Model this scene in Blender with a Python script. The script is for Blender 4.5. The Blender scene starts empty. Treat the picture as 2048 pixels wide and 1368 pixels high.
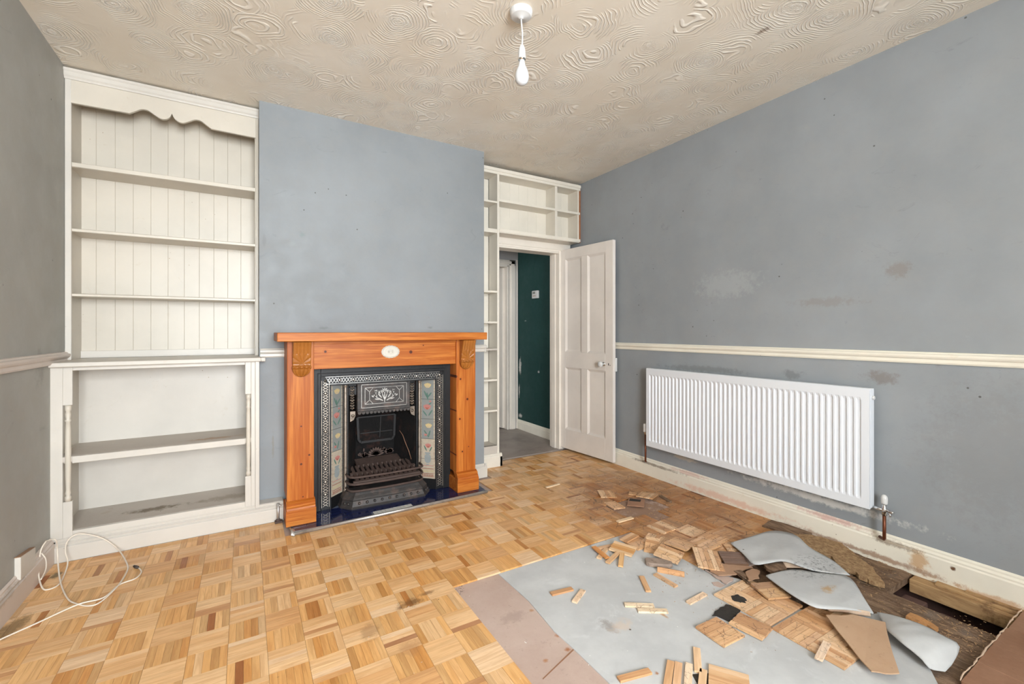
import bpy, bmesh, math, random
from mathutils import Vector, Matrix, Euler
from math import sin, cos, pi, radians, atan2, hypot

# ------------------------------------------------------------------ camera
scene = bpy.context.scene
col = scene.collection
YAW = 0.5358
FPX = 897.0
cam_d = bpy.data.cameras.new('camera')
cam = bpy.data.objects.new('camera', cam_d); col.objects.link(cam)
cam.location = (0, 0, 1.18)
cam.rotation_euler = (pi/2, 0, -YAW)
cam_d.sensor_width = 36.0
cam_d.lens = FPX/2048*36.0
cam_d.shift_y = -22/2048
cam_d.clip_start = 0.02
scene.camera = cam
# ------------------------------------------------------------------ light
scene.view_settings.view_transform = 'Standard'
scene.view_settings.look = 'None'
scene.view_settings.exposure = -0.22
scene.view_settings.gamma = 1.0
scene.view_settings.use_curve_mapping = False
w = bpy.data.worlds.new('sky'); scene.world = w; w.use_nodes = True
wn = w.node_tree
bg = wn.nodes['Background']
sky = wn.nodes.new('ShaderNodeTexSky'); sky.sky_type = 'HOSEK_WILKIE'
sky.turbidity = 6.0; sky.sun_direction = (0.2, 0.5, 0.8)
wn.links.new(sky.outputs[0], bg.inputs[0]); bg.inputs[1].default_value = 1.0

def area(name, loc, rot, sx, sy, power, color):
    d = bpy.data.lights.new(name, 'AREA'); d.shape = 'RECTANGLE'; d.size = sx; d.size_y = sy
    d.energy = power; d.color = color
    o = bpy.data.objects.new(name, d); col.objects.link(o); o.location = loc; o.rotation_euler = rot
    return o
# daylight from the unseen window behind the camera, through the added bay
area('daylight_window', (0.25, -2.46, 1.62), (radians(89), 0, 0), 1.55, 1.75, 480, (0.90, 0.955, 1.0))
# fill lamp added to brighten the hall, no known source there
area('hall_fill', (0.55, 4.15, 1.7), (radians(90), 0, radians(-90)), 0.8, 1.6, 16, (1.0, 0.97, 0.93))

XL, XR, YB, H = -0.855, 2.845, 3.63, 2.632
YC, XC0, XC1 = 3.24, 0.073, 1.660
YR = -1.5

# ------------------------------------------------------------------ mesh builder
class MB:
    def __init__(s):
        s.v = []; s.f = []; s.m = []; s.sm = []; s.uv = []; s.col = []
    def face(s, idx, mi=0, sm=False, uv=None, c=None):
        s.f.append(tuple(idx)); s.m.append(mi); s.sm.append(sm); s.uv.append(uv); s.col.append(c)
    def box(s, x0, x1, y0, y1, z0, z1, mi=0, M=None, c=None):
        n = len(s.v)
        P = [(x0,y0,z0),(x1,y0,z0),(x1,y1,z0),(x0,y1,z0),(x0,y0,z1),(x1,y0,z1),(x1,y1,z1),(x0,y1,z1)]
        if M is not None: P = [tuple(M @ Vector(p)) for p in P]
        s.v += P
        for q in ((0,3,2,1),(4,5,6,7),(0,1,5,4),(1,2,6,5),(2,3,7,6),(3,0,4,7)):
            s.face([n+i for i in q], mi, False, None, c)
        return s
    def prism(s, poly, axis, a, b, mi=0, caps=True, sm=False, M=None):
        # poly: list of 2D points; axis 'x' -> (y,z), 'y' -> (x,z), 'z' -> (x,y)
        n = len(s.v); k = len(poly)
        def P(p, t):
            q = {'x': (t, p[0], p[1]), 'y': (p[0], t, p[1]), 'z': (p[0], p[1], t)}[axis]
            return tuple(M @ Vector(q)) if M is not None else q
        s.v += [P(p, a) for p in poly] + [P(p, b) for p in poly]
        for i in range(k):
            j = (i+1) % k
            s.face((n+i, n+j, n+k+j, n+k+i), mi, sm)
        if caps:
            s.face([n+i for i in range(k)][::-1], mi); s.face([n+k+i for i in range(k)], mi)
        return s
    def tube(s, pts, r, n=8, mi=0, caps=True):
        pts = [Vector(p) for p in pts]; base = len(s.v); k = len(pts)
        up = Vector((0, 0, 1)); prev = None
        for i, p in enumerate(pts):
            t = (pts[min(i+1, k-1)] - pts[max(i-1, 0)]).normalized()
            if prev is None:
                a = t.cross(up)
                if a.length < 1e-3: a = t.cross(Vector((1, 0, 0)))
            else: a = prev - t*prev.dot(t)
            a.normalize(); b = t.cross(a); prev = a
            rr = r[i] if hasattr(r, '__len__') else r
            for j in range(n):
                q = 2*pi*j/n
                s.v.append(tuple(p + a*(cos(q)*rr) + b*(sin(q)*rr)))
        for i in range(k-1):
            for j in range(n):
                j2 = (j+1) % n
                s.face((base+i*n+j, base+i*n+j2, base+(i+1)*n+j2, base+(i+1)*n+j), mi, True)
        if caps:
            s.face([base+j for j in range(n)][::-1], mi); s.face([base+(k-1)*n+j for j in range(n)], mi)
        return s
    def lathe(s, prof, c, axis='z', n=24, mi=0):
        # prof: (radius, height)
        base = len(s.v); k = len(prof); c = Vector(c)
        for r, h in prof:
            for j in range(n):
                q = 2*pi*j/n; u, v = cos(q)*max(r, 1e-5), sin(q)*max(r, 1e-5)
                d = {'z': (u, v, h), 'x': (h, u, v), 'y': (u, h, v)}[axis]
                s.v.append(tuple(c + Vector(d)))
        for i in range(k-1):
            for j in range(n):
                j2 = (j+1) % n
                s.face((base+i*n+j, base+i*n+j2, base+(i+1)*n+j2, base+(i+1)*n+j), mi, True)
        s.face([base+j for j in range(n)], mi); s.face([base+(k-1)*n+j for j in range(n)], mi)
        return s
    def slab(s, pts, t, mi=0, mj=None):
        n = len(s.v); k = len(pts)
        s.v += [tuple(p) for p in pts] + [(p[0], p[1], p[2]-t) for p in pts]
        s.face([n+i for i in range(k)], mi); s.face([n+k+i for i in range(k)][::-1], mi if mj is None else mj)
        for i in range(k):
            j = (i+1) % k; s.face((n+i, n+k+i, n+k+j, n+j), mi if mj is None else mj)
        return s
    def quad(s, a, b, c, d, mi=0, sm=False):
        n = len(s.v); s.v += [tuple(a), tuple(b), tuple(c), tuple(d)]; s.face((n, n+1, n+2, n+3), mi, sm); return s
    def poly(s, pts, mi=0):
        n = len(s.v); s.v += [tuple(p) for p in pts]; s.face(range(n, n+len(pts)), mi); return s
    def finger(s, M, L, W, T, c, mi=0, gap=0.00022):
        # one parquet finger: long axis local x, centred, top at local z = 0
        n = len(s.v); a, b = L/2-gap, W/2-gap
        P = [(-a,-b,-T),(a,-b,-T),(a,b,-T),(-a,b,-T),(-a,-b,0),(a,-b,0),(a,b,0),(-a,b,0)]
        s.v += [tuple(M @ Vector(p)) for p in P]
        o = random.random()*40; o2 = random.random()*9
        def U(i):
            p = P[i]; return (p[0]+o, p[1]+o2+(p[2]*.9))
        for q in ((0,3,2,1),(4,5,6,7),(0,1,5,4),(1,2,6,5),(2,3,7,6),(3,0,4,7)):
            s.face([n+i for i in q], mi, False, [U(i) for i in q], c)
        return s
    def build(s, name, mats, parent=None, off=(0,0,0), bevel=0, seg=2, solid=0, sub=0, recalc=True):
        me = bpy.data.meshes.new(name)
        ox, oy, oz = off
        me.from_pydata([(x-ox, y-oy, z-oz) for x, y, z in s.v], [], s.f)
        if not isinstance(mats, (list, tuple)): mats = [mats]
        for m in mats: me.materials.append(m)
        me.polygons.foreach_set('material_index', s.m)
        me.polygons.foreach_set('use_smooth', s.sm)
        if any(u for u in s.uv):
            L = me.uv_layers.new(name='UVMap'); k = 0
            for i, f in enumerate(s.f):
                for j in range(len(f)):
                    L.data[k].uv = s.uv[i][j] if s.uv[i] else (0, 0); k += 1
        if any(u for u in s.col):
            A = me.color_attributes.new('Col', 'FLOAT_COLOR', 'CORNER'); k = 0
            for i, f in enumerate(s.f):
                c = s.col[i] or (.5, .5, .5)
                for j in range(len(f)):
                    A.data[k].color = (c[0], c[1], c[2], 1); k += 1
        if recalc:
            bm = bmesh.new(); bm.from_mesh(me); bmesh.ops.recalc_face_normals(bm, faces=bm.faces); bm.to_mesh(me); bm.free()
        me.update()
        o = bpy.data.objects.new(name, me); col.objects.link(o)
        if parent is not None: o.parent = parent
        else: o.location = off
        if solid:
            m = o.modifiers.new('solid', 'SOLIDIFY'); m.thickness = solid; m.offset = -1
        if sub:
            m = o.modifiers.new('sub', 'SUBSURF'); m.levels = sub; m.render_levels = sub
        if bevel:
            m = o.modifiers.new('bevel', 'BEVEL'); m.width = bevel; m.segments = seg; m.limit_method = 'ANGLE'; m.angle_limit = radians(40)
        return o

def tag(o, label=None, cat=None, group=None, kind=None):
    if label: o['label'] = label
    if cat: o['category'] = cat
    if group: o['group'] = group
    if kind: o['kind'] = kind
    return o
def thing(name, loc, label, cat, group=None):
    o = bpy.data.objects.new(name, None); col.objects.link(o); o.location = loc
    o.empty_display_size = .05
    return tag(o, label, cat, group)
def struct(o, label=None): 
    o['kind'] = 'structure'
    if label: o['label'] = label
    return o

# ------------------------------------------------------------------ materials
class NT:
    def __init__(s, name):
        s.mat = bpy.data.materials.new(name); s.mat.use_nodes = True
        s.t = s.mat.node_tree; s.b = s.t.nodes['Principled BSDF']
        s._pos = None
    def n(s, typ, **kw):
        x = s.t.nodes.new(typ)
        for k, v in kw.items(): setattr(x, k, v)
        return x
    def link(s, a, b): s.t.links.new(a, b)
    def put(s, sock, val):
        if val is None: return
        if hasattr(val, 'is_output'): s.link(val, sock)
        else:
            if sock.type == 'RGBA' and len(val) == 3: val = (*val, 1)
            sock.default_value = val
    def pos(s):
        if s._pos is None: s._pos = s.n('ShaderNodeNewGeometry').outputs['Position']
        return s._pos
    def obj(s): return s.n('ShaderNodeTexCoord').outputs['Object']
    def math(s, op, a, b=0.0, c=None, clamp=False):
        x = s.n('ShaderNodeMath', operation=op); x.use_clamp = clamp
        s.put(x.inputs[0], a); s.put(x.inputs[1], b)
        if c is not None: s.put(x.inputs[2], c)
        return x.outputs[0]
    def vmul(s, v, k):
        x = s.n('ShaderNodeVectorMath', operation='MULTIPLY'); s.put(x.inputs[0], v); x.inputs[1].default_value = k; return x.outputs[0]
    def vsub(s, v, k):
        x = s.n('ShaderNodeVectorMath', operation='SUBTRACT'); s.put(x.inputs[0], v); x.inputs[1].default_value = k; return x.outputs[0]
    def vlen(s, v):
        x = s.n('ShaderNodeVectorMath', operation='LENGTH'); s.put(x.inputs[0], v); return x.outputs['Value']
    def noise(s, scale, vec=None, detail=4, rough=.55, dist=0.0, stretch=None):
        x = s.n('ShaderNodeTexNoise'); v = vec if vec is not None else s.pos()
        if stretch: v = s.vmul(v, stretch)
        s.link(v, x.inputs['Vector']); x.inputs['Scale'].default_value = scale
        x.inputs['Detail'].default_value = detail; x.inputs['Roughness'].default_value = rough; x.inputs['Distortion'].default_value = dist
        return x.outputs[0]
    def vor(s, scale, vec=None, feat='F1', out='Distance', rnd=1.0, stretch=None):
        x = s.n('ShaderNodeTexVoronoi', feature=feat); v = vec if vec is not None else s.pos()
        if stretch: v = s.vmul(v, stretch)
        s.link(v, x.inputs['Vector']); x.inputs['Scale'].default_value = scale; x.inputs['Randomness'].default_value = rnd
        return x.outputs[out]
    def ramp(s, f, a, b, lo=0.0, hi=1.0, smooth=True):
        x = s.n('ShaderNodeMapRange'); x.clamp = True
        if smooth: x.interpolation_type = 'SMOOTHSTEP'
        s.put(x.inputs['Value'], f)
        for k, v in (('From Min', a), ('From Max', b), ('To Min', lo), ('To Max', hi)): x.inputs[k].default_value = v
        return x.outputs[0]
    def mix(s, f, a, b, blend='MIX'):
        x = s.n('ShaderNodeMix', data_type='RGBA', blend_type=blend)
        s.put(x.inputs[0], f); s.put(x.inputs[6], a); s.put(x.inputs[7], b); return x.outputs[2]
    def bump(s, h, strength=.3, dist=.01):
        x = s.n('ShaderNodeBump'); x.inputs['Strength'].default_value = strength; x.inputs['Distance'].default_value = dist
        s.put(x.inputs['Height'], h); s.link(x.outputs[0], s.b.inputs['Normal']); return x
    def spots(s, base, lst, vec=None):
        # real stains: ellipsoids (centre, radii, colour, strength)
        v = vec if vec is not None else s.pos()
        nz = s.noise(19, v, 6, .8)
        for c, r, cc, st in lst:
            d = s.vlen(s.vmul(s.vsub(v, c), tuple(1/q for q in r)))
            d = s.math('ADD', d, s.math('MULTIPLY', s.math('SUBTRACT', nz, .5), 2.6))
            base = s.mix(s.ramp(d, 1.0, .3, 0, st), base, cc)
        return base
    def out(s, colr, rough=.6, spec=.4, metal=0.0):
        s.put(s.b.inputs['Base Color'], colr); s.put(s.b.inputs['Roughness'], rough)
        s.b.inputs['Specular IOR Level'].default_value = spec; s.put(s.b.inputs['Metallic'], metal)
        return s.mat

def wall_mat(name, base, spots=(), dirt=.5, seedoff=(0,0,0)):
    t = NT(name); p = t.pos()
    a = t.noise(1.6, t.vsub(p, seedoff), 5, .6); b = t.noise(9, p, 4, .6)
    c = t.mix(t.ramp(a, .3, .72), [x*.90 for x in base], [x*1.07 for x in base])
    c = t.mix(t.ramp(b, .35, .75, 0, .35), c, [base[0]*1.10, base[1]*1.04, base[2]*.98])
    # smears and scuffs
    sm = t.noise(5, t.vsub(p, (3, 1, 7)), 6, .75, 1.5, (1, 1, 1.8))
    c = t.mix(t.ramp(sm, .60, .74, 0, dirt), c, [x*.62 for x in base])
    lt = t.noise(7, t.vsub(p, (13, 5, 2)), 5, .8, 2.0)
    c = t.mix(t.ramp(lt, .66, .76, 0, dirt*.5), c, [min(1, x*1.35) for x in base])
    # specks
    v = t.vor(13, p); k = t.noise(3.3, p, 2)
    c = t.mix(t.math('MULTIPLY', t.ramp(v, .075, .05, 0, 1), t.ramp(k, .55, .62, 0, .8)), c, (.06, .055, .05))
    c = t.spots(c, spots, p)
    t.bump(t.math('ADD', t.math('MULTIPLY', t.noise(60, p, 3), .3), t.noise(6, p, 3)), .25, .006)
    return t.out(c, t.ramp(b, .3, .7, .5, .68), .35)

def paint_mat(name, base, grime=(.30, .22, .13), amt=.4, rough=.38, spots=(), streak=False, bump=.15):
    t = NT(name); p = t.pos()
    a = t.noise(3, p, 4); c = t.mix(t.ramp(a, .3, .7), [x*.94 for x in base], [min(.9, x*1.04) for x in base])
    g = t.noise(11, p, 6, .75, 1.0, (1, 1, .6) if streak else None)
    c = t.mix(t.ramp(g, .60, .78, 0, amt), c, [base[0]*.80, base[1]*.72, base[2]*.60])
    v = t.vor(17, p); k = t.noise(4.1, p, 2)
    c = t.mix(t.math('MULTIPLY', t.ramp(v, .06, .035), t.ramp(k, .56, .64, 0, amt*1.6)), c, grime)
    c = t.spots(c, spots, p)
    t.bump(t.math('ADD', t.noise(9, p, 4), t.math('MULTIPLY', t.noise(55, p, 3), .25)), bump, .005)
    return t.out(c, rough, .45)

def pine_mat(name, axis, knots=()):
    t = NT(name); p = t.pos()
    st = {'x': (.7, 14, 14), 'z': (14, 14, .55)}[axis]
    wv = t.noise(1.9, p, 4, .6, .8, st); fine = t.noise(9, p, 4, .6, .2, tuple(q*(1 if q < 5 else 1.6) for q in st))
    c = t.mix(t.ramp(wv, .36, .62), (.54, .185, .032), (.36, .088, .008))
    c = t.mix(t.ramp(fine, .46, .66, 0, .6), c, (.29, .062, .006))
    c = t.mix(t.ramp(t.noise(2.2, p, 2), .5, .8, 0, .35), c, (.54, .20, .045))
    for k in knots:
        r = k[3]
        d = t.vlen(t.vmul(t.vsub(p, k[:3]), (1/r, .0001, 1/r)))
        c = t.mix(t.ramp(d, 2.6, .9, 0, .45), c, (.40, .09, .015))
        c = t.mix(t.ramp(d, 1.0, .7), c, (.085, .022, .007))
    t.bump(fine, .08, .003)
    return t.out(c, .46, .28)

def simple(name, base, rough=.5, metal=0.0, var=.12, scale=30, spec=.5, bump=0.0, dark=None, dscale=8, damt=.6):
    t = NT(name); p = t.pos()
    a = t.noise(scale, p, 4)
    c = t.mix(a, [x*(1-var) for x in base], [min(1, x*(1+var)) for x in base])
    if dark: c = t.mix(t.ramp(t.noise(dscale, p, 6, .7), .5, .66, 0, damt), c, dark)
    if bump: t.bump(t.noise(scale*2, p, 5, .7), bump, .006)
    return t.out(c, rough, spec, metal)

def parquet_mat(name, cracks=0.0, dirtamt=.0, zone=True):
    t = NT(name); p = t.pos()
    A = t.n('ShaderNodeAttribute'); A.attribute_name = 'Col'
    uv = t.n('ShaderNodeUVMap').outputs[0]
    g = t.noise(1, uv, 4, .6, .9, (5, 62, 1)); g2 = t.noise(1, uv, 2, .5, 1.5, (11, 260, 1))
    c = t.mix(t.ramp(g, .32, .72, 0, .6), A.outputs['Color'], [1.12, 1.13, 1.16], 'MULTIPLY')
    dk = t.mix(1.0, A.outputs['Color'], (.80, .68, .58), 'MULTIPLY')
    c = t.mix(t.ramp(g, .60, .38, 0, .55), c, dk)
    c = t.mix(t.ramp(g2, .5, .8, 0, .30), c, dk)
    if zone:
        # trodden-in brown dirt over the damaged corner, plus marks elsewhere
        d = t.vlen(t.vmul(t.vsub(p, (2.45, 2.1, 0)), (1/.85, 1/1.0, 1)))
        d = t.math('ADD', d, t.math('MULTIPLY', t.math('SUBTRACT', t.noise(4, p, 5, .7), .5), .9))
        c = t.mix(t.ramp(d, 1.1, .3, 0, 1.0), c, t.mix(1.0, c, (.64, .52, .46), 'MULTIPLY'))
        c = t.mix(t.math('MULTIPLY', t.ramp(d, 1.0, .4, 0, .55), t.ramp(t.noise(6, p, 6, .8), .45, .62)), c, (.26, .145, .08))
        e = t.vor(15, t.vmul(p, (1, 1.6, 1)), 'DISTANCE_TO_EDGE')
        c = t.mix(t.math('MULTIPLY', t.ramp(e, .05, .012), t.math('MULTIPLY', t.ramp(d, .95, .5), t.ramp(t.noise(9, p, 4, .7), .48, .56, 0, .8))), c, (.10, .05, .025))
        c = t.spots(c, [((.614, 1.90, 0), (.075, .04, .1), (.20, .09, .03), .85), ((.70, 1.93, 0), (.06, .02, .1), (.25, .11, .04), .7),
                        ((.42, 1.80, 0), (.05, .07, .1), (.30, .15, .06), .5), ((-.80, 2.55, 0), (.05, .12, .1), (.15, .09, .03), .8),
                        ((-.785, 2.99, 0), (.03, .05, .1), (.10, .07, .02), .85), ((-.3, 3.10, 0), (.6, .035, .1), (.55, .25, .05), .6),
                        ((.9, 2.83, 0), (.65, .04, .1), (.50, .20, .04), .6), ((.53, 1.63, 0), (.05, .07, .1), (.40, .20, .09), .45),
                        ((1.75, 3.25, 0), (.10, .12, .1), (.30, .17, .09), .5), ((2.0, 3.56, 0), (.25, .04, .1), (.30, .14, .04), .6)], p)
        sp = t.vor(9, p); kk = t.noise(2.2, p, 2)
        c = t.mix(t.math('MULTIPLY', t.ramp(sp, .04, .02), t.ramp(kk, .52, .6, 0, .8)), c, (.05, .03, .02))
    if cracks:
        ob = t.obj(); wv = t.n('ShaderNodeVectorMath', operation='ADD'); nq = t.n('ShaderNodeTexNoise'); nq.inputs['Scale'].default_value = 30; t.link(ob, nq.inputs['Vector'])
        t.link(ob, wv.inputs[0]); t.link(t.vmul(nq.outputs['Color'], (.03, .03, .03)), wv.inputs[1])
        e = t.vor(24, wv.outputs[0], 'DISTANCE_TO_EDGE'); k = t.noise(22, ob, 4, .7)
        c = t.mix(t.math('MULTIPLY', t.ramp(e, .042, .012, 0, 1), t.ramp(k, .45, .54, 0, cracks)), c, (.16, .075, .035))
        c = t.mix(t.ramp(t.noise(17, t.obj(), 6, .75), .52, .72, 0, dirtamt), c, (.16, .09, .05))
    t.bump(g, .10, .002)
    return t.out(c, t.ramp(t.noise(5, p, 4), .3, .7, .30, .46), .42)
GREY = (.250, .268, .281)  # chimney tone of the wall paint, darkened against direct window light
M = {}
M['wall_c'] = wall_mat('paint_blue_grey_chimney', GREY, [((.321,3.24,1.811),(.030,.1,.033),(.20,.25,.25),.6), ((.262,3.24,1.75),(.03,.1,.03),(.28,.31,.32),.4),
    ((1.201,3.24,1.207),(.03,.1,.015),(.16,.17,.17),.7), ((.45,3.24,1.20),(.05,.1,.012),(.16,.17,.17),.6), ((.15,3.24,.45),(.008,.1,.11),(.22,.2,.17),.6),
    ((.10,3.24,1.756),(.012,.1,.05),(.2,.2,.2),.4)], .30)
M['wall_r'] = wall_mat('paint_blue_grey_right', (.298,.322,.342), [((2.845,.96,1.49),(.1,.07,.055),(.22,.19,.17),.55), ((2.845,1.29,1.345),(.1,.22,.035),(.25,.23,.21),.5),
    ((2.845,1.03,.937),(.1,.09,.04),(.2,.17,.15),.6), ((2.845,1.47,.915),(.1,.07,.035),(.16,.17,.17),.55), ((2.845,2.1,.905),(.1,.45,.03),(.20,.21,.21),.65),
    ((2.845,.63,.62),(.1,.3,.4),(.21,.20,.20),.24), ((2.845,1.35,.212),(.1,.55,.030),(.62,.62,.60),.95), ((2.845,1.30,.205),(.1,.24,.020),(.66,.65,.62),.95),
    ((2.845,2.25,.218),(.1,.14,.020),(.55,.50,.42),.8), ((2.845,.80,1.02),(.1,.02,.02),(.2,.2,.2),.5), ((2.845,2.4,.6),(.1,.12,.2),(.25,.23,.23),.3),
    ((2.845,1.9,1.5),(.1,.3,.12),(.42,.45,.46),.4)], .42, (0, 9, 0))  # same wall paint, tone set to suit the light on this side
M['wall_l'] = wall_mat('paint_grey_left', (.36,.36,.335), [((-.855,3.02,1.0),(.1,.08,.1),(.20,.19,.16),.4)], .35, (5, 0, 3))  # same wall paint, lightened to offset the shade on this side
M['wall_hall'] = simple('paint_grey_hall', (.45,.44,.44), .6, 0, .06, 4)
t = NT('ceiling_paper'); p = t.pos()
flat = t.vmul(p, (1, 1, .0001))
wob = t.n('ShaderNodeMix', data_type='VECTOR'); nzc = t.n('ShaderNodeTexNoise'); nzc.inputs['Scale'].default_value = 5.0
t.link(flat, nzc.inputs['Vector']); t.put(wob.inputs[0], .09); t.link(flat, wob.inputs[4]); t.link(nzc.outputs['Color'], wob.inputs[5]); vv = wob.outputs[1]
d1 = t.vor(4.2, vv, rnd=.75); ring = t.math('SINE', t.math('MULTIPLY', d1, 120.0))
crump = t.noise(44, t.vmul(vv, (1, 1.5, 1)), 2, .6, 3.5)
core = t.ramp(d1, .34, .14); mask = t.ramp(t.noise(10, t.vmul(vv, (1, .5, 1)), 2), .40, .56)
arc = t.math('MULTIPLY', t.math('MULTIPLY', t.ramp(ring, .0, 1.0), mask), t.ramp(d1, .75, .55, .1, .6))
cr_ = t.math('MULTIPLY', t.ramp(crump, .50, .62), core)
hgt = t.math('ADD', arc, t.math('MULTIPLY', cr_, .55))
t.bump(hgt, .65, .009)
lg = t.noise(2.2, flat, 4, .6)
cc = t.mix(t.ramp(lg, .35, .7), (.80,.73,.62), (.85,.80,.71))
cc = t.mix(t.ramp(t.noise(.9, t.vsub(flat, (4, 2, 0)), 3), .5, .7, 0, .5), cc, (.77,.70,.60))
cc = t.mix(t.math('MULTIPLY', hgt, .85), cc, (1.0,.98,.92))  # raised swirls coloured lighter, highlights painted in
cc = t.spots(cc, [((2.15,1.25,2.632),(.02,.05,.1),(.2,.13,.08),.7)], p)
M['ceil'] = t.out(cc, .42, .45)
M['white'] = paint_mat('white_gloss_paint', (.575,.525,.445), amt=.5)
M['white2'] = paint_mat('white_paint_cleaner', (.58,.545,.49), amt=.5)
M['shelfdirt'] = paint_mat('dirty_white_shelf', (.52,.47,.415), (.10,.07,.04), 1.0, .6, [((-.45,3.3,.15),(.18,.05,.1),(.14,.10,.05),.8), ((-.1,3.3,.15),(.2,.06,.1),(.3,.24,.17),.6),
    ((-.15,3.25,.53),(.18,.04,.05),(.40,.22,.10),.6)], bump=.5)
M['cream'] = paint_mat('cream_gloss_paint', (.85,.81,.70), amt=.45, spots=[((2.825,.87,.06),(.1,.05,.06),(.55,.30,.10),.7), ((2.825,.745,.075),(.02,.012,.012),(.16,.08,.04),1),
    ((2.84,1.25,.125),(.1,.22,.02),(.55,.25,.22),.6), ((2.84,2.2,.12),(.1,.22,.02),(.60,.33,.28),.5), ((2.825,1.9,.03),(.1,.5,.03),(.72,.42,.30),.6), ((2.84,2.5,.10),(.1,.35,.012),(.25,.2,.15),.8),
    ((2.83,.95,.1),(.1,.12,.02),(.25,.17,.1),.7), ((2.825,1.1,.01),(.1,.5,.018),(.35,.2,.12),.8), ((2.825,.62,.005),(.1,.2,.02),(.55,.32,.16),.7)])
M['skl'] = paint_mat('grubby_skirting_paint', (.62,.54,.48), amt=.7, spots=[((-.84,2.6,.1),(.1,.3,.02),(.3,.25,.2),.6)])
M['door'] = paint_mat('old_door_paint', (.78,.725,.67), (.2,.15,.12), .3, .36)
M['casing'] = paint_mat('door_casing_paint', (.78,.72,.64), (.2,.15,.12), .4, .36)
M['bare'] = simple('bare_red_brown_timber', (.30,.12,.05), .8, 0, .3, 20)
M['pine_z'] = pine_mat('pine_upright_grain', 'z', [(.29,2.9,.60,.006),(.335,2.9,.42,.007),(.29,2.9,.37,.008),(.27,2.9,.05,.013),(.30,2.9,.17,.005),
    (1.345,2.9,.83,.008),(1.40,2.9,.68,.010),(1.34,2.9,.54,.008),(1.36,2.9,.30,.007),(1.41,2.9,.33,.005),(1.31,3.05,.85,.012),(1.31,3.05,.6,.006),(1.31,3.06,.28,.006)])
M['pine_x'] = pine_mat('pine_level_grain', 'x', [(.98,2.9,1.035,.013),(.43,2.9,1.05,.009),(1.07,2.9,1.08,.005),(.85,2.9,1.0,.006)])
M['pine_c'] = simple('pine_carved', (.33,.115,.018), .36, 0, .25, 25, bump=.1)
M['plaster'] = simple('cream_plaster', (.58,.56,.49), .6, 0, .05)
M['iron'] = simple('cast_iron_black', (.010,.010,.011), .45, .3, .3, 40, bump=.25)
M['iron_d'] = simple('cast_iron_dusty', (.055,.050,.048), .55, .35, .4, 30, bump=.4, dark=(.16,.11,.09), dscale=14, damt=.5)
M['soot'] = simple('sooty_iron', (.008,.0075,.0075), .9, 0, .5, 25, spec=.2, bump=.6, dark=(.045,.02,.015), dscale=9, damt=.6)
M['rust'] = simple('rusty_grate', (.085,.055,.045), .75, .2, .4, 40, bump=.5, dark=(.05,.03,.025), dscale=20)
M['silver'] = simple('polished_iron', (.62,.60,.57), .30, .85, .2, 60, dark=(.10,.09,.08), dscale=22, damt=.5)
M['silver_w'] = simple('worn_bronze_iron', (.50,.44,.37), .38, .8, .3, 60, dark=(.05,.04,.03), dscale=22, damt=.6)
M['metal'] = simple('brushed_edging', (.55,.54,.52), .38, .8, .2, 30, dark=(.25,.22,.18), dscale=15, damt=.5)
M['chrome'] = simple('chrome', (.7,.7,.7), .18, 1.0, .05)
M['copper'] = simple('tarnished_copper', (.17,.055,.025), .40, .6, .4, 40)
M['navy'] = simple('navy_glazed_tile', (.006,.011,.055), .12, 0, .4, 6, spec=.6)
M['grout'] = simple('tile_grout', (.10,.12,.17), .8)
M['mosaic'] = simple('white_glazed_tile', (.60,.60,.56), .3)
M['tile_bg'] = simple('tile_blue_ground', (.235,.25,.24), .22, 0, .15, 8)
M['tile_cream'] = simple('tile_cream_ground', (.44,.38,.30), .22, 0, .2, 40)
M['pink'] = simple('tile_paint_pink', (.46,.19,.17), .25)
M['yel'] = simple('tile_paint_yellow', (.55,.43,.22), .25)
M['grn'] = simple('tile_paint_green', (.10,.18,.15), .25)
M['vase'] = simple('tile_paint_pale_blue', (.27,.30,.30), .25)
M['red'] = simple('tile_paint_brick_red', (.30,.10,.06), .25)
M['rad'] = simple('radiator_enamel', (.77,.80,.845), .32, 0, .01, 5, spec=.5)
M['plastic'] = simple('white_plastic', (.66,.66,.65), .35, 0, .02)
M['bulb'] = simple('opal_bulb', (.66,.68,.70), .25, 0, .01)
M['dark'] = simple('dark_void', (.004,.0035,.003), .95, 0, .3, 12)  # near black colour stands in for shade in the cavity and keyhole
M['lcd'] = simple('grey_display', (.22,.24,.22), .3)
M['green'] = wall_mat('dark_green_paint', (.012,.055,.052), [((2.845,4.60,.75),(.1,.035,.13),(.55,.55,.52),.95), ((2.845,4.62,.45),(.1,.02,.10),(.55,.55,.52),.95),
    ((2.845,4.60,.16),(.1,.05,.03),(.6,.6,.57),.95), ((2.845,4.2,.72),(.1,.02,.02),(.5,.5,.5),.9), ((2.845,4.48,1.3),(.1,.03,.01),(.3,.35,.33),.8)], .5)
M['hallfloor'] = simple('grey_vinyl_hall_floor', (.30,.255,.225), .45, 0, .25, 7, dark=(.18,.15,.13), dscale=3, damt=.5)
M['parq'] = parquet_mat('beech_mosaic_parquet')
M['parq_b'] = parquet_mat('loose_parquet_cracked', .9, .35, False)
M['parq_c'] = parquet_mat('loose_finger_wood', .0, .0, False)
M['parq_g'] = parquet_mat('loose_finger_with_glue', .5, .9, False)
M['tar'] = simple('black_adhesive', (.022,.018,.014), .7, 0, .4, 40, bump=.7)
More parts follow.
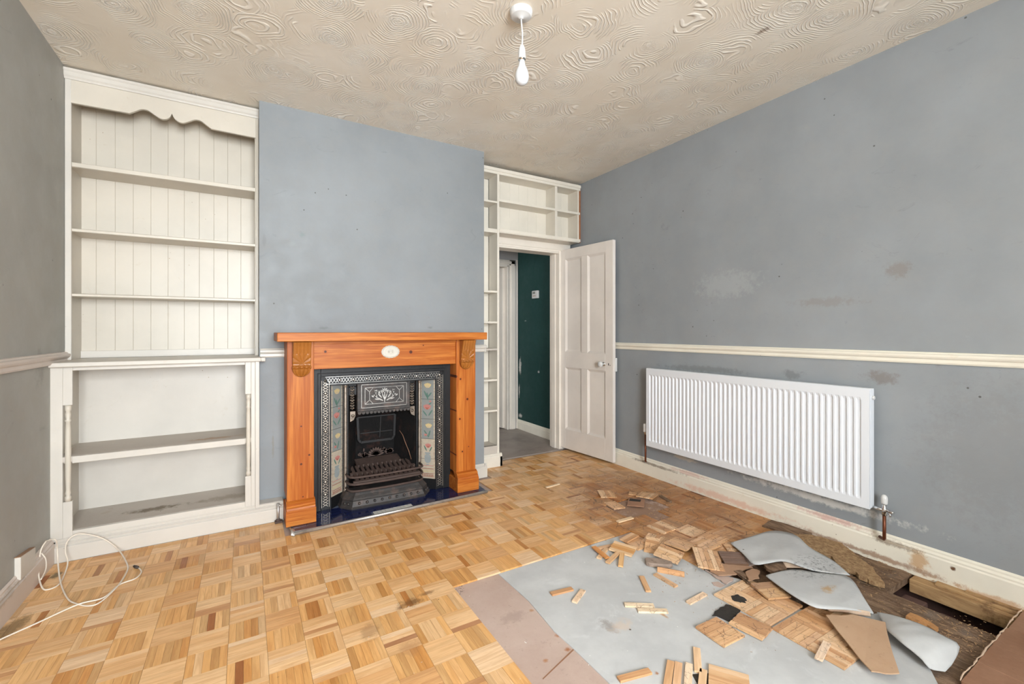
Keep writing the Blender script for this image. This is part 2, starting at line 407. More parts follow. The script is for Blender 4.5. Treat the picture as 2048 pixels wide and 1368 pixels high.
def board_mat(name, a, b, fl=0.0):
    t = NT(name); p = t.pos(); g = t.noise(3, p, 6, .7)
    c = t.mix(t.ramp(g, .3, .7), a, b)
    c = t.mix(t.ramp(t.noise(45, p, 4, .8), .58, .70, 0, .35), c, [x*.6 for x in a])
    if fl:  # faint printed stamps in patches
        k = t.vor(3.2, p, out='Distance', rnd=.8); st = t.noise(1, p, 2, .9, 0, (190, 70, 1))
        c = t.mix(t.math('MULTIPLY', t.ramp(k, .30, .26), t.ramp(st, .53, .58, 0, fl)), c, (.12, .09, .08))
        c = t.mix(t.math('MULTIPLY', t.ramp(t.vor(4.4, t.vsub(p, (2.3, .4, 0)), rnd=.9), .075, .04), .8), c, (.42, .19, .07))
    if fl: c = t.spots(c, [((1.052,1.415,-.01),(.016,.014,.1),(.38,.15,.05),.9), ((1.045,1.60,-.01),(.014,.014,.1),(.42,.22,.10),.8), ((1.035,1.335,-.01),(.018,.014,.1),(.36,.14,.05),.9), ((.93,1.33,-.01),(.014,.012,.1),(.40,.18,.07),.8), ((.95,1.6,-.01),(.08,.05,.1),(.34,.25,.21),.5), ((2.25,2.14,-.01),(.34,.42,.1),(.29,.175,.115),.95)], p)
    t.bump(t.noise(80, p, 3), .2, .002)
    return t.out(c, .62, .3)
M['hard'] = board_mat('pinkish_hardboard', (.46,.34,.285), (.54,.42,.36), .75)
M['hard_b'] = board_mat('brown_hardboard', (.34,.195,.115), (.42,.26,.165))
M['hard_d'] = board_mat('damp_brown_hardboard', (.25,.125,.07), (.36,.20,.125))
t = NT('grey_foam_underlay'); p = t.pos()
c = t.mix(t.ramp(t.noise(3.2, p, 5, .65), .35, .7), (.47,.475,.475), (.56,.565,.562))
c = t.mix(t.ramp(t.noise(6, t.vsub(p, (2,2,2)), 5, .7, .8), .56, .72, 0, .5), c, (.66,.67,.67))
c = t.mix(t.ramp(t.noise(24, p, 6, .8), .63, .74, 0, .5), c, (.33,.33,.33))
dm = t.vlen(t.vmul(t.vsub(p, (2.36, 1.12, .035)), (1/.24, 1/.12, 1)))
c = t.mix(t.math('MULTIPLY', t.ramp(dm, 1.0, .3), t.ramp(t.noise(60, p, 5, .8), .50, .62, 0, .85)), c, (.13,.13,.13))
sp = t.vor(12, p); c = t.mix(t.math('MULTIPLY', t.ramp(sp, .07, .04), t.ramp(t.noise(4, p, 2), .53, .6)), c, (.10,.08,.06))
c = t.spots(c, [((1.257,1.35,0),(.035,.06,.2),(.30,.27,.25),.75), ((1.225,1.08,0),(.014,.012,.1),(.35,.14,.04),.9), ((1.50,1.29,0),(.012,.05,.1),(.45,.26,.12),.8),
    ((2.21,.99,.04),(.05,.03,.2),(.45,.26,.08),.7), ((1.30,1.33,0),(.07,.04,.1),(.62,.50,.40),.6)], p)
t.bump(t.math('ADD', t.noise(7, p, 3), t.math('MULTIPLY', t.noise(150, p, 2), .15)), .2, .004)
M['foam'] = t.out(c, .85, .15)
t = NT('rotten_floorboard'); p = t.pos()
g = t.noise(6, p, 6, .75, .6, (5, .9, 5)); c = t.mix(t.ramp(g, .35, .68), (.16,.095,.058), (.36,.24,.155))
c = t.mix(t.ramp(t.noise(55, p, 5, .8, 0, (1, .35, 1)), .60, .70, 0, .9), c, (.50,.33,.19))
c = t.mix(t.ramp(t.noise(5, t.vsub(p, (8,1,1)), 5, .7), .55, .7, 0, .6), c, (.24,.20,.17))
t.bump(t.math('ADD', g, t.noise(60, p, 5, .8)), .9, .012)
M['rot'] = t.out(c, .85, .2)
t = NT('damp_softwood'); p = t.pos()
g = t.noise(6, p, 5, .7, .5, (6, .8, 6)); c = t.mix(t.ramp(g, .3, .7), (.30,.17,.08), (.52,.34,.17))
c = t.mix(t.ramp(t.noise(7, t.vsub(p, (8,1,1)), 6, .75), .55, .68, 0, .7), c, (.12,.06,.03))
t.bump(g, .5, .008); M['damp'] = t.out(c, .75, .25)
t = NT('crumbled_chipboard'); p = t.pos()
g = t.noise(70, p, 6, .85, 0, (1, .6, 1)); c = t.mix(t.ramp(g, .35, .65), (.34,.19,.095), (.72,.49,.27))
c = t.mix(t.ramp(t.noise(6, p, 5, .7), .56, .68, 0, .7), c, (.13,.065,.03))
t.bump(t.math('ADD', g, t.noise(20, p, 4)), 1.0, .015); M['chip'] = t.out(c, .9, .15)
M['crumb'] = simple('wood_crumb', (.42,.26,.13), .9, 0, .5, 60)
M['flake'] = simple('plaster_fleck', (.82,.81,.77), .7)
M['brick'] = simple('old_brick', (.10,.05,.04), .9, 0, .4, 14, bump=.5)
M['torn'] = simple('torn_paper_edge', (.60,.44,.32), .8, 0, .3, 30, bump=.4)

PAL = [((.78,.50,.25), 6), ((.75,.455,.205), 7), ((.71,.405,.165), 5), ((.64,.33,.115), 3), ((.50,.23,.075), 1.6), ((.36,.14,.045), .5), ((.78,.54,.32), 3)]
def woody_sheen():  # squares along Y tinted darker, part of the painted wood sheen
    c = wood(); q = .97 if random.random() < .75 else .80
    return (c[0]*q, c[1]*q*.94, c[2]*q*.82)
def wood(last=[(.7,.43,.2)]):
    if random.random() < .50:
        c = last[0]
    else:
        r = random.random()*26.1; k = 0
        for c, w_ in PAL:
            k += w_
            if r < k: break
        if c[0] > .55: last[0] = c
    q = random.uniform(.95, 1.05); return tuple(x*q for x in c)
LIGHT = [(.70,.44,.235), (.64,.385,.20), (.74,.51,.31), (.56,.31,.15), (.68,.43,.25)]
def woodx_sheen():  # squares along X tinted paler, wood sheen put into the colour
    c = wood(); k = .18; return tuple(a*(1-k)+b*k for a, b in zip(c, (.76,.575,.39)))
def lwood():
    c = random.choice(LIGHT); q = random.uniform(.93, 1.06); return tuple(x*q for x in c)

M['cable'] = simple('cream_cable_sheath', (.74,.66,.56), .45, 0, .05)
M['grey_wood'] = simple('weathered_grey_wood', (.32,.24,.19), .8, 0, .3, 18, bump=.6, dark=(.10,.07,.05), dscale=30, damt=.7)
M['parq_p'] = parquet_mat('loose_parquet_panel', .5, .22, False)
M['hard_f'] = board_mat('tan_hardboard', (.44,.275,.165), (.50,.33,.21))

M['bronze'] = simple('tarnished_bronze_iron', (.27,.225,.185), .42, .7, .3, 60, dark=(.05,.04,.03), dscale=30, damt=.7)
M['white_lifted'] = paint_mat('shelf_paint_lifted', (.74,.69,.60), amt=.35)  # brighter copy of the white paint, offsets dim light in the right alcove
M['chip_o'] = simple('orange_rotten_chip', (.55,.27,.10), .9, 0, .4, 60, bump=.9, dark=(.20,.09,.03), dscale=30, damt=.6)
# measured outlines of the loose pieces, in metres
D={'underlay_R': [(1.828, 1.877, -0.01),(2.003, 1.816, -0.01),(2.005, 1.676, -0.01),(2.008, 1.489, -0.01),(1.989, 1.363, -0.01),(2.031, 1.287, -0.01),(2.032, 1.145, -0.01),(2.033, 1.018, -0.01),(2.158, 0.885, -0.01),(2.293, 0.832, -0.01),(2.232, 0.744, -0.01),(2.113, 0.632, -0.01),(2.001, 0.57, -0.01)], 'hole': [(2.701, 0.821, -0.03),(2.68, 0.748, -0.03),(2.707, 0.627, -0.03),(2.721, 0.549, -0.03),(2.569, 0.549, -0.03),(2.576, 0.629, -0.03),(2.58, 0.732, -0.03),(2.565, 0.832, -0.03),(2.613, 0.886, -0.03),(2.725, 0.895, -0.03),(2.762, 0.845, -0.03)], 'mirror': [(2.577, 1.057, -0.03),(2.499, 0.526, -0.03)], 'shA1': [(2.289, 1.502, 0.02),(2.445, 1.475, 0.03),(2.611, 1.456, 0.03),(2.657, 1.357, 0.035),(2.566, 1.235, 0.035),(2.534, 1.115, 0.03),(2.449, 1.004, 0.03)], 'shB1': [(2.278, 1.495, 0.02),(2.207, 1.379, 0.03),(2.146, 1.289, 0.035),(2.195, 1.249, 0.045),(2.278, 1.21, 0.05),(2.314, 1.103, 0.045),(2.402, 1.026, 0.04)], 'shA2': [(2.109, 1.206, 0.03),(2.247, 1.17, 0.035),(2.335, 1.102, 0.035),(2.413, 1.03, 0.035),(2.41, 0.978, 0.03),(2.304, 0.893, 0.025),(2.221, 0.827, 0.02)], 'shB2': [(2.1, 1.202, 0.03),(2.05, 1.11, 0.04),(2.019, 1.031, 0.045),(2.011, 0.958, 0.045),(2.037, 0.924, 0.045),(2.127, 0.872, 0.04),(2.217, 0.826, 0.02)], 'shA3': [(2.293, 1.23, 0.035),(2.357, 1.18, 0.035),(2.371, 1.097, 0.035),(2.438, 1.02, 0.035)], 'shB3': [(2.276, 1.202, 0.02),(2.338, 1.159, 0.02),(2.372, 1.086, 0.02),(2.459, 1.025, 0.02)], 'shA4': [(2.063, 0.935, 0.035),(2.082, 0.919, 0.035),(2.117, 0.89, 0.035),(2.159, 0.861, 0.035),(2.188, 0.827, 0.035)], 'shB4': [(2.088, 0.93, 0.012),(2.111, 0.916, 0.012),(2.14, 0.888, 0.012),(2.166, 0.856, 0.012),(2.198, 0.827, 0.012)], 'flap': [(2.021, 0.913, 0.03),(2.043, 0.898, 0.03),(2.076, 0.873, 0.03),(2.116, 0.859, 0.03),(2.13, 0.834, 0.03),(2.144, 0.81, 0.03),(2.171, 0.77, 0.03),(2.096, 0.737, 0.03),(2.038, 0.709, 0.03),(1.985, 0.682, 0.03),(1.942, 0.658, 0.03),(1.9, 0.635, 0.03),(1.877, 0.648, 0.03),(1.862, 0.66, 0.03),(1.852, 0.675, 0.03),(1.837, 0.69, 0.03),(1.854, 0.716, 0.03),(1.874, 0.744, 0.03),(1.906, 0.781, 0.03),(1.932, 0.813, 0.03),(1.964, 0.852, 0.03)], 'shA5': [(2.26, 0.831, 0.01),(2.254, 0.774, 0.03),(2.256, 0.706, 0.04),(2.248, 0.661, 0.045),(2.227, 0.617, 0.05),(2.216, 0.571, 0.05),(2.194, 0.564, 0.03),(2.123, 0.564, 0.01)], 'shB5': [(2.179, 0.78, 0.02),(2.119, 0.745, 0.03),(2.08, 0.708, 0.04),(2.057, 0.674, 0.04),(2.05, 0.647, 0.035),(2.043, 0.618, 0.025),(2.039, 0.596, 0.01),(2.076, 0.567, 0.005)], 'sub_edge': [(2.298, 0.845, -0.01),(2.313, 0.794, -0.01),(2.227, 0.713, -0.01),(2.044, 0.583, -0.01),(2.005, 0.568, -0.01)], 'blk': [(2.021, 1.28, 0.004),(1.806, 1.265, 0.004),(1.811, 1.143, 0.004),(1.819, 1.017, 0.004),(1.797, 0.998, 0.004),(1.794, 0.864, 0.004),(1.794, 0.755, 0.004),(1.908, 0.754, 0.004),(1.968, 0.817, 0.004),(2.086, 0.94, 0.004),(2.105, 1.087, 0.004),(2.047, 1.153, 0.004)], 'pieceA': (1.601, 1.097, 0.002, -0.027, 0.13, 0.139), 'pieceB': (1.734, 1.053, 0.006, 0.154, 0.107, 0.14), 'f01': (1.615, 1.803, 0.006, -1.68, 0.12), 'f02': (1.633, 1.804, -0.002, -2.661, 0.108), 'f03': (1.64, 1.734, 0.004, -2.789, 0.121), 'f04': (1.661, 1.696, 0.004, -2.409, 0.147), 'f05': (1.605, 1.486, 0, -2.143, 0.137), 'f06': (1.779, 1.483, 0.0, -0.927, 0.125), 'f07': (1.712, 1.458, 0, -1.562, 0.116), 'f08': (1.458, 1.382, 0, -0.597, 0.125), 'f09': (1.478, 1.326, 0, -0.575, 0.125), 'f02b': (1.698, 1.849, -0.002, -0.136, 0.133), 'f10': (1.715, 1.288, 0, 0.052, 0.116), 'f11': (1.234, 1.635, 0, -0.153, 0.105), 'f12': (1.277, 1.567, 0, 0.508, 0.101), 'f13': (1.148, 1.109, 0, -0.224, 0.126), 'f14': (1.256, 1.054, 0, -2.544, 0.14), 'f15': (1.275, 1.034, 0, -2.524, 0.123), 'f16': (1.303, 1.012, 0, -2.527, 0.113), 'f17': (1.396, 1.046, 0, -2.457, 0.133), 'f18': (1.32, 0.97, 0, -2.57, 0.12), 'f19': (1.4, 0.923, 0, -0.955, 0.121), 'f20': (1.817, 0.831, 0.012, 0.22, 0.115), 'f21': (2.006, 2.771, 0.004, 0.009, 0.117), 'f22': (2.03, 2.041, 0.004, -0.017, 0.12), 't1': (2.23, 2.421, 0.008, -0.464, 0.111, 0.162), 't2': (2.457, 2.254, 0.012, 0.421, 0.13, 0.13), 't3': (2.402, 2.339, 0.01, -0.887, 0.052, 0.074), 't4': (2.296, 2.208, 0.008, -0.837, 0.116, 0.146), 'stick': (2.52, 2.147, 0.01, -1.761, 0.116), 't5a': (2.148, 2.258, 0.002, -0.139, 0.089, 0.204), 'gap1': [(2.248, 2.348, -0.003),(2.331, 2.331, -0.003),(2.323, 2.134, -0.003),(2.328, 1.944, -0.003),(2.208, 1.945, -0.003),(2.177, 2.08, -0.003),(2.088, 2.154, -0.003)], 't6': (1.907, 1.714, 0.02, -0.903, 0.063, 0.172), 't7': (1.891, 1.586, 0.03, -1.186, 0.123, 0.131), 't8': (2.042, 1.636, 0.02, 0.175, 0.129, 0.135), 't8b': (1.983, 1.757, 0.004, 0.427, 0.135, 0.092), 't8c': (2.255, 1.735, 0.006, 0.082, 0.122, 0.115), 't8d': (2.145, 1.853, 0.006, 0.046, 0.119, 0.12), 't8e': (2.271, 1.601, 0.008, 0.097, 0.088, 0.118), 't8f': (2.174, 1.581, 0.008, 0.062, 0.089, 0.115), 't9': (2.018, 1.45, 0.035, -0.752, 0.127, 0.262), 't10': (2.153, 1.403, 0.02, -0.713, 0.108, 0.13), 't10b': (2.26, 1.482, 0.008, -0.644, 0.063, 0.062), 't11': [(2.053, 1.405, 0.012),(2.158, 1.301, 0.012),(2.092, 1.309, 0.012),(2.024, 1.303, 0.012),(1.948, 1.341, 0.012),(1.947, 1.387, 0.012)], 't12': [(1.951, 1.418, 0.004),(1.967, 1.393, 0.004),(1.998, 1.298, 0.004),(1.978, 1.289, 0.004),(1.926, 1.287, 0.004)], 't13': [(2.068, 1.283, 0.02),(2.13, 1.284, 0.02),(2.141, 1.255, 0.02),(2.075, 1.219, 0.02),(2.013, 1.234, 0.02)], 't14': (2.023, 1.138, 0.025, -0.344, 0.113, 0.104), 't15': [(1.888, 1.337, -0.004),(1.92, 1.325, -0.004),(1.919, 1.29, -0.004),(1.885, 1.29, -0.004),(1.875, 1.316, -0.004)], 't16': [(2.199, 1.27, 0.03),(2.246, 1.25, 0.03),(2.301, 1.233, 0.03),(2.254, 1.189, 0.03),(2.168, 1.21, 0.03),(2.177, 1.243, 0.03)], 't17': [(2.04, 1.325, 0.015),(2.077, 1.311, 0.015),(2.064, 1.281, 0.015),(1.998, 1.232, 0.015),(2.006, 1.213, 0.015),(2.015, 1.258, 0.015)], 't18': [(1.666, 1.178, -0.002),(1.701, 1.19, -0.002),(1.787, 1.197, -0.002),(1.814, 1.145, -0.002),(1.774, 1.135, -0.002),(1.693, 1.119, -0.002),(1.686, 1.151, -0.002),(1.682, 1.169, -0.002)], 't19': (1.801, 1.576, 0.004, -0.717, 0.136, 0.115), 'm1': (1.748, 1.774, 0.01, -1.071, 0.087, 0.081), 'm2': (1.881, 1.792, 0.004, -0.038, 0.107, 0.142), 'm3': (1.872, 1.847, 0.006, 0.231, 0.122, 0.044), 'board': [(2.675, 1.554, 0.004),(2.801, 1.572, 0.004),(2.819, 1.498, 0.004),(2.831, 1.42, 0.004),(2.851, 1.358, 0.004),(2.794, 1.34, 0.004),(2.777, 1.369, 0.004),(2.709, 1.398, 0.004),(2.709, 1.448, 0.004),(2.679, 1.499, 0.004)], 'fibre': [(2.71, 1.393, 0.01),(2.793, 1.332, 0.01),(2.811, 1.266, 0.01),(2.827, 1.203, 0.01),(2.778, 1.143, 0.01),(2.737, 1.088, 0.01),(2.699, 1.036, 0.01),(2.649, 0.987, 0.01),(2.605, 0.954, 0.01),(2.538, 0.902, 0.01),(2.524, 0.924, 0.01),(2.518, 0.955, 0.01),(2.537, 1.008, 0.01),(2.547, 1.048, 0.01),(2.544, 1.096, 0.01),(2.615, 1.152, 0.01),(2.614, 1.219, 0.01),(2.593, 1.286, 0.01),(2.671, 1.339, 0.01)], 'rot_edge': [(2.87, 1.222, -0.01),(2.793, 1.11, -0.01),(2.835, 1.05, -0.01),(2.841, 0.98, -0.01),(2.817, 0.916, -0.01),(2.857, 0.847, -0.01)], 'orange': [(2.348, 0.764, -0.005),(2.395, 0.763, -0.005),(2.398, 0.743, -0.005),(2.395, 0.724, -0.005),(2.385, 0.694, -0.005),(2.37, 0.668, -0.005),(2.335, 0.667, -0.005),(2.352, 0.698, -0.005),(2.347, 0.717, -0.005),(2.343, 0.743, -0.005)], 'rtiles': [(2.87, 0.543, 0.002),(2.771, 0.537, 0.002),(2.64, 0.534, 0.002),(2.585, 0.537, 0.002),(2.507, 0.531, 0.002),(2.39, 0.525, 0.002),(2.327, 0.53, 0.002),(2.217, 0.523, 0.002),(2.07, 0.512, 0.002)], 'sill': [(2.73, 0.831, -0.02),(2.853, 0.839, -0.02),(2.824, 0.811, -0.02),(2.792, 0.798, -0.02),(2.82, 0.653, -0.02),(2.858, 0.541, -0.02),(2.71, 0.538, -0.02),(2.678, 0.815, -0.02)], 'plank2': [(2.748, 0.892, -0.02),(2.888, 0.905, -0.02),(2.885, 0.848, -0.02),(2.853, 0.839, -0.02),(2.74, 0.838, -0.02)], 'cab1': [(-0.805, 2.465, 0.004),(-0.724, 2.528, 0.004),(-0.619, 2.602, 0.008),(-0.539, 2.616, 0.006),(-0.504, 2.711, 0.006),(-0.451, 2.746, 0.004),(-0.438, 2.804, 0.004),(-0.455, 2.854, 0.006)], 'cab2': [(-0.835, 3.029, 0.16),(-0.794, 2.997, 0.17),(-0.794, 3.026, 0.12),(-0.786, 3.005, 0.06),(-0.741, 2.866, 0.012),(-0.673, 2.692, 0.004),(-0.622, 2.615, 0.004),(-0.574, 2.572, 0.004),(-0.54, 2.589, 0.004),(-0.504, 2.69, 0.012),(-0.497, 2.836, 0.01),(-0.512, 2.913, 0.02),(-0.577, 3.08, 0.035),(-0.645, 3.115, 0.094),(-0.726, 3.125, 0.133),(-0.763, 3.12, 0.129),(-0.781, 3.11, 0.105),(-0.778, 3.08, 0.071),(-0.762, 3.05, 0.034),(-0.754, 2.988, 0.01),(-0.745, 2.867, 0.004),(-0.772, 2.831, 0.004),(-0.798, 2.852, 0.01),(-0.832, 2.932, 0.04),(-0.841, 2.97, 0.09),(-0.838, 2.983, 0.14),(-0.829, 3.008, 0.165)], 'cab3': [(-0.84, 2.99, 0.12),(-0.821, 2.978, 0.09),(-0.808, 2.931, 0.06),(-0.804, 2.86, 0.045)], 'plug': [(-0.457, 2.856, 0.008),(-0.492, 2.907, 0.008)]}
random.seed(7)
# ================================================================== room shell
m = MB()  # right wall incl. hall part is separate (green)
m.box(XR, XR+.15, YR-.15, 3.75, -.019, H+.1); struct(m.build('wall_right', M['wall_r']), 'scuffed blue grey wall above and behind the white radiator')
m = MB(); m.box(XL-.15, XL, YR-.15, 3.75, -.5, H+.1); struct(m.build('wall_left', M['wall_l']), 'grey wall at the left of the shelved alcove')
m = MB()
m.box(XL, 1.9, YB, YB+.12, -.05, H); m.box(1.9, 1.972, YB, YB+.12, -.05, H); m.box(1.972, 2.695, YB, YB+.12, 1.975, H); m.box(2.695, XR, YB, YB+.12, -.05, H)
struct(m.build('wall_back', M['wall_c']))
m = MB()   # chimney breast with an opening for the fire
ox0, ox1, oz = .40, 1.28, .90
m.box(XC0, ox0, YC, YC+.11, 0, H); m.box(ox1, XC1, YC, YC+.11, 0, H); m.box(ox0, ox1, YC, YC+.11, oz, H)
m.box(XC0, XC0+.08, YC+.11, YB, 0, H); m.box(XC1-.08, XC1, YC+.11, YB, 0, H)
struct(m.build('wall_chimney', M['wall_c']), 'pale blue grey chimney breast above the pine fireplace')
m = MB()   # rear wall with window opening, behind the viewpoint
wx0, wx1, wz0, wz1 = -.55, 1.05, .72, 2.52
m_ = MB(); m_.box(wx0-.1, wx0-.001, -2.46, YR-.15, .1, H); m_.box(wx1+.001, wx1+.1, -2.46, YR-.15, .1, H); m_.box(wx0-.1, wx1+.1, -2.46, YR-.15, .62, wz0-.031); m_.box(wx0-.1, wx1+.1, -2.46, YR-.15, wz1, H)  # unseen bay, depth chosen to keep window light off the near right wall
struct(m_.build('wall_bay_baffle', M['white2']))
m.box(XL, wx0, YR-.15, YR, -.3, H); m.box(wx1, XR, YR-.15, YR, -.3, H); m.box(wx0, wx1, YR-.15, YR, -.3, wz0); m.box(wx0, wx1, YR-.15, YR, wz1, H)
struct(m.build('wall_front', M['wall_l']))
m = MB()
WY = -2.38
for a in (wx0, wx0+.52, wx0+1.03, wx1-.05): m.box(a, a+.05, WY-.06, WY-.01, wz0, wz1)
m.box(wx0, wx1, WY-.06, WY-.01, wz0, wz0+.05); m.box(wx0, wx1, WY-.06, WY-.01, wz1-.05, wz1); m.box(wx0, wx1, WY-.055, WY-.015, 1.95, 1.99)
m.box(wx0-.04, wx1+.04, YR-.02, YR+.08, wz0-.03, wz0)
struct(m.build('window_1', M['white2'], bevel=.004))
m = MB(); m.box(XL, XR, YR, YB+.12, H, H+.1); struct(m.build('ceiling', M['ceil']), 'yellowed ceiling with raised swirl patterned paper')

# ---- skirting boards
SK = [(0, -.001), (.022, -.001), (.022, .098), (.016, .104), (.018, .112), (.009, .120), (.010, .128), (.004, .136), (0, .136)]

def run_y(face, sgn, y0, y1, k=1.0):
    q = MB(); q.prism([(face+sgn*a, b*k) for a, b in SK], 'y', y0, y1); return q
def run_x(yface, x0, x1, k=1.0, base=0.0):
    q = MB(); q.prism([(yface-a, base+b*k) for a, b in SK], 'x', x0, x1); return q
q = run_y(XR, -1, YR, 3.60); q.box(XR-.020, XR-.001, .2, 1.5, -.020, 0)
struct(q.build('baseboard_right', M['cream'], bevel=.0015), 'stained cream skirting board along the right wall')
struct(run_y(XL, 1, YR, 3.15, .95).build('baseboard_left', M['skl'], bevel=.0015), 'grubby skirting board at the left wall')
SK2 = [(0, -.001), (.024, -.001), (.024, .076), (.013, .082), (.018, .093), (.006, .100), (.009, .112), (0, .117)]
q = MB(); q.prism([(3.16-a, b) for a, b in SK2], 'x', XL+.02, .203); q.box(.073, .203, 3.16, YC, 0, .115)
struct(q.build('baseboard_chimney', M['white2'], bevel=.0015), 'white skirting board under the alcove cupboard')
q = MB(); q.prism([(YC-a, b*.8) for a, b in SK], 'x', 1.476, XC1+.02); q.prism([(XC1+a*.9, b*.8) for a, b in SK], 'y', YC-.02, 3.44)
struct(q.build('baseboard_alcove', M['white2'], bevel=.0015))
# ---- dado rails
DR = [(0, 0), (.008, 0), (.012, .008), (.011, .022), (.018, .028), (.022, .036), (.022, .046), (.013, .050), (.010, .056), (0, .058)]
q = MB(); q.prism([(XR-a, 1.021+b) for a, b in DR], 'y', YR, 3.55); struct(q.build('trim_1', M['cream'], bevel=.001), 'cream dado rail along the right wall')
q = MB(); q.prism([(XL+a*1.2, 1.006+b*1.05) for a, b in DR], 'y', YR, 3.37); struct(q.build('trim_2', M['skl'], bevel=.001), 'grubby cream dado rail on the left wall')
q = MB(); q.prism([(YC-a, 1.012+b) for a, b in DR], 'x', .078, .215); struct(q.build('trim_3', M['white2'], bevel=.001), 'short dado rail left of the pine fireplace')
q = MB(); q.prism([(YC-a, 1.012+b) for a, b in DR], 'x', 1.464, XC1+.015); q.prism([(XC1+a*.8, 1.012+b) for a, b in DR], 'y', YC-.015, 3.43); struct(q.build('trim_4', M['white2'], bevel=.001), 'short dado rail right of the pine fireplace')

# ================================================================== floor
GS, GX, GY = .1257, .446, 1.498
def inpoly(x, y, P):
    r = False; j = len(P)-1
    for i in range(len(P)):
        xi, yi, xj, yj = P[i][0], P[i][1], P[j][0], P[j][1]
        if (yi > y) != (yj > y) and x < (xj-xi)*(y-yi)/(yj-yi)+xi: r = not r
        j = i
    return r
def square(mb, cx, cy, along_y, ang=0.0, z=0.0, T=.008, n=5, cf=wood, tilt=None, gap=.0003, S=None):
    S = S or GS-.0003
    R = Matrix.Translation((cx, cy, z)) @ Matrix.Rotation(ang, 4, 'Z')
    if tilt: R = R @ Matrix.Rotation(tilt[0], 4, 'X') @ Matrix.Rotation(tilt[1], 4, 'Y')
    if along_y: R = R @ Matrix.Rotation(pi/2, 4, 'Z')
    base = random.random(); w = S/n
    for k in range(n):
        mb.finger(R @ Matrix.Translation((0, -S/2+w*(k+.5), random.uniform(-.0003, .0002))), S, w, T, ((woody_sheen if along_y else woodx_sheen) if cf is wood else cf)(), gap=gap)
m = MB(); GAP = D['gap1']
for i in range(-11, 21):
    for j in range(-26, 18):
        cx = GX+GS*(i+.5); off = .045 if i >= 3 else 0
        if -1 <= i <= 2 and j >= 4: off = 0
        cy = GY+GS*(j+.5)+off
        if cx < XL-.02 or cx > XR+.03: continue
        if cy > 3.6 or cy < YR: continue
        if cx < XC1+.03 and cy > 3.19: continue
        if .20 < cx < 1.54 and cy > 2.93: continue
        if cx > .823 and cy < 1.93: 
            if not (cx > 1.90 and cy > 1.38 and (cx-2.06)+(cy-1.43) > -.08): continue
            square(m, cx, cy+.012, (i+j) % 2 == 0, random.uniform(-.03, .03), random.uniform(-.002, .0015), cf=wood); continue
        if inpoly(cx, cy, GAP) or (2.10 < cx < 2.42 and 2.05 < cy < 2.30): continue
        near = cx > 1.9 and cy < 2.6; jit = random.uniform(-.014, .014) if near else 0
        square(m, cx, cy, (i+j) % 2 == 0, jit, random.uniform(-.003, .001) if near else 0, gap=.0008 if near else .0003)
floor = struct(m.build('floor', M['parq'], recalc=False), 'orange mosaic parquet floor of small basket weave squares')
m = MB()
m.box(XL, 1.9, YR, YB, -.045, -.0098); m.box(1.9, XR, 1.34, YB, -.045, -.0098)
struct(m.build('floor', M['hard']), 'pinkish hardboard strip left bare beside the parquet')
m = MB(); m.prism([(.872, 1.262), (.874, 1.267), (1.054, 1.327), (1.056, 1.321)], 'z', -.0098, -.0092); struct(m.build('trim_8', M['hard_d']))
m = MB()   # old boards laid open by the right wall
for x0, x1, y0, y1 in ((1.9, 2.535, .53, 1.34), (2.535, XR, .895, 1.34)):
    nx, ny = max(1, int((x1-x0)/.03)), max(1, int((y1-y0)/.03)); n0 = len(m.v)
    for a in range(nx+1):
        for b in range(ny+1):
            e = 0 if a in (0, nx) or b in (0, ny) else random.uniform(-.004, .005)
            m.v.append((x0+(x1-x0)*a/nx, y0+(y1-y0)*b/ny, -.018+e))
    for a in range(nx):
        for b in range(ny):
            k = n0+a*(ny+1)+b; m.face((k, k+ny+1, k+ny+2, k+1), 0, True)
    m.box(x0, x1, y0, y1, -.05, -.021)
m.box(1.9, 2.07, YR, .53, -.05, -.012)
struct(m.build('floor', M['rot']), 'rotten brown subfloor boards opened up by the right wall')
m = MB(); m.box(XR, XR+.15, -.5, 1.6, -.5, -.019); struct(m.build('wall_footing', M['brick']))
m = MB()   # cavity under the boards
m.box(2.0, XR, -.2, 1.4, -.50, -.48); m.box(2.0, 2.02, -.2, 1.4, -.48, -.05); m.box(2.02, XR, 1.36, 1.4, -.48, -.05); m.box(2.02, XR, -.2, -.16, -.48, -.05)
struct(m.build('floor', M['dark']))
m = MB()
P = [(1.056, YR, -.0062), (2.0, YR, -.0062), (2.0, .565, -.0062)]+[(x, y, -.0062) for x, y, z in D['underlay_R'][::-1][1:]]+[(1.85, 1.915, -.0062), (1.062, 1.918, -.0062), (1.070, 1.66, -.0062), (1.048, 1.44, -.0062), (1.053, 1.32, -.0062)]
m.slab(P, .0036); struct(m.build('floor', M['foam']), 'pale grey foam underlay sheet on the open floor')
m = MB(); m.box(XC1+.1, 2.72, 3.585, 3.655, -.01, .004); struct(m.build('trim_5', M['hallfloor'], bevel=.002), 'worn threshold strip between parquet and hall')

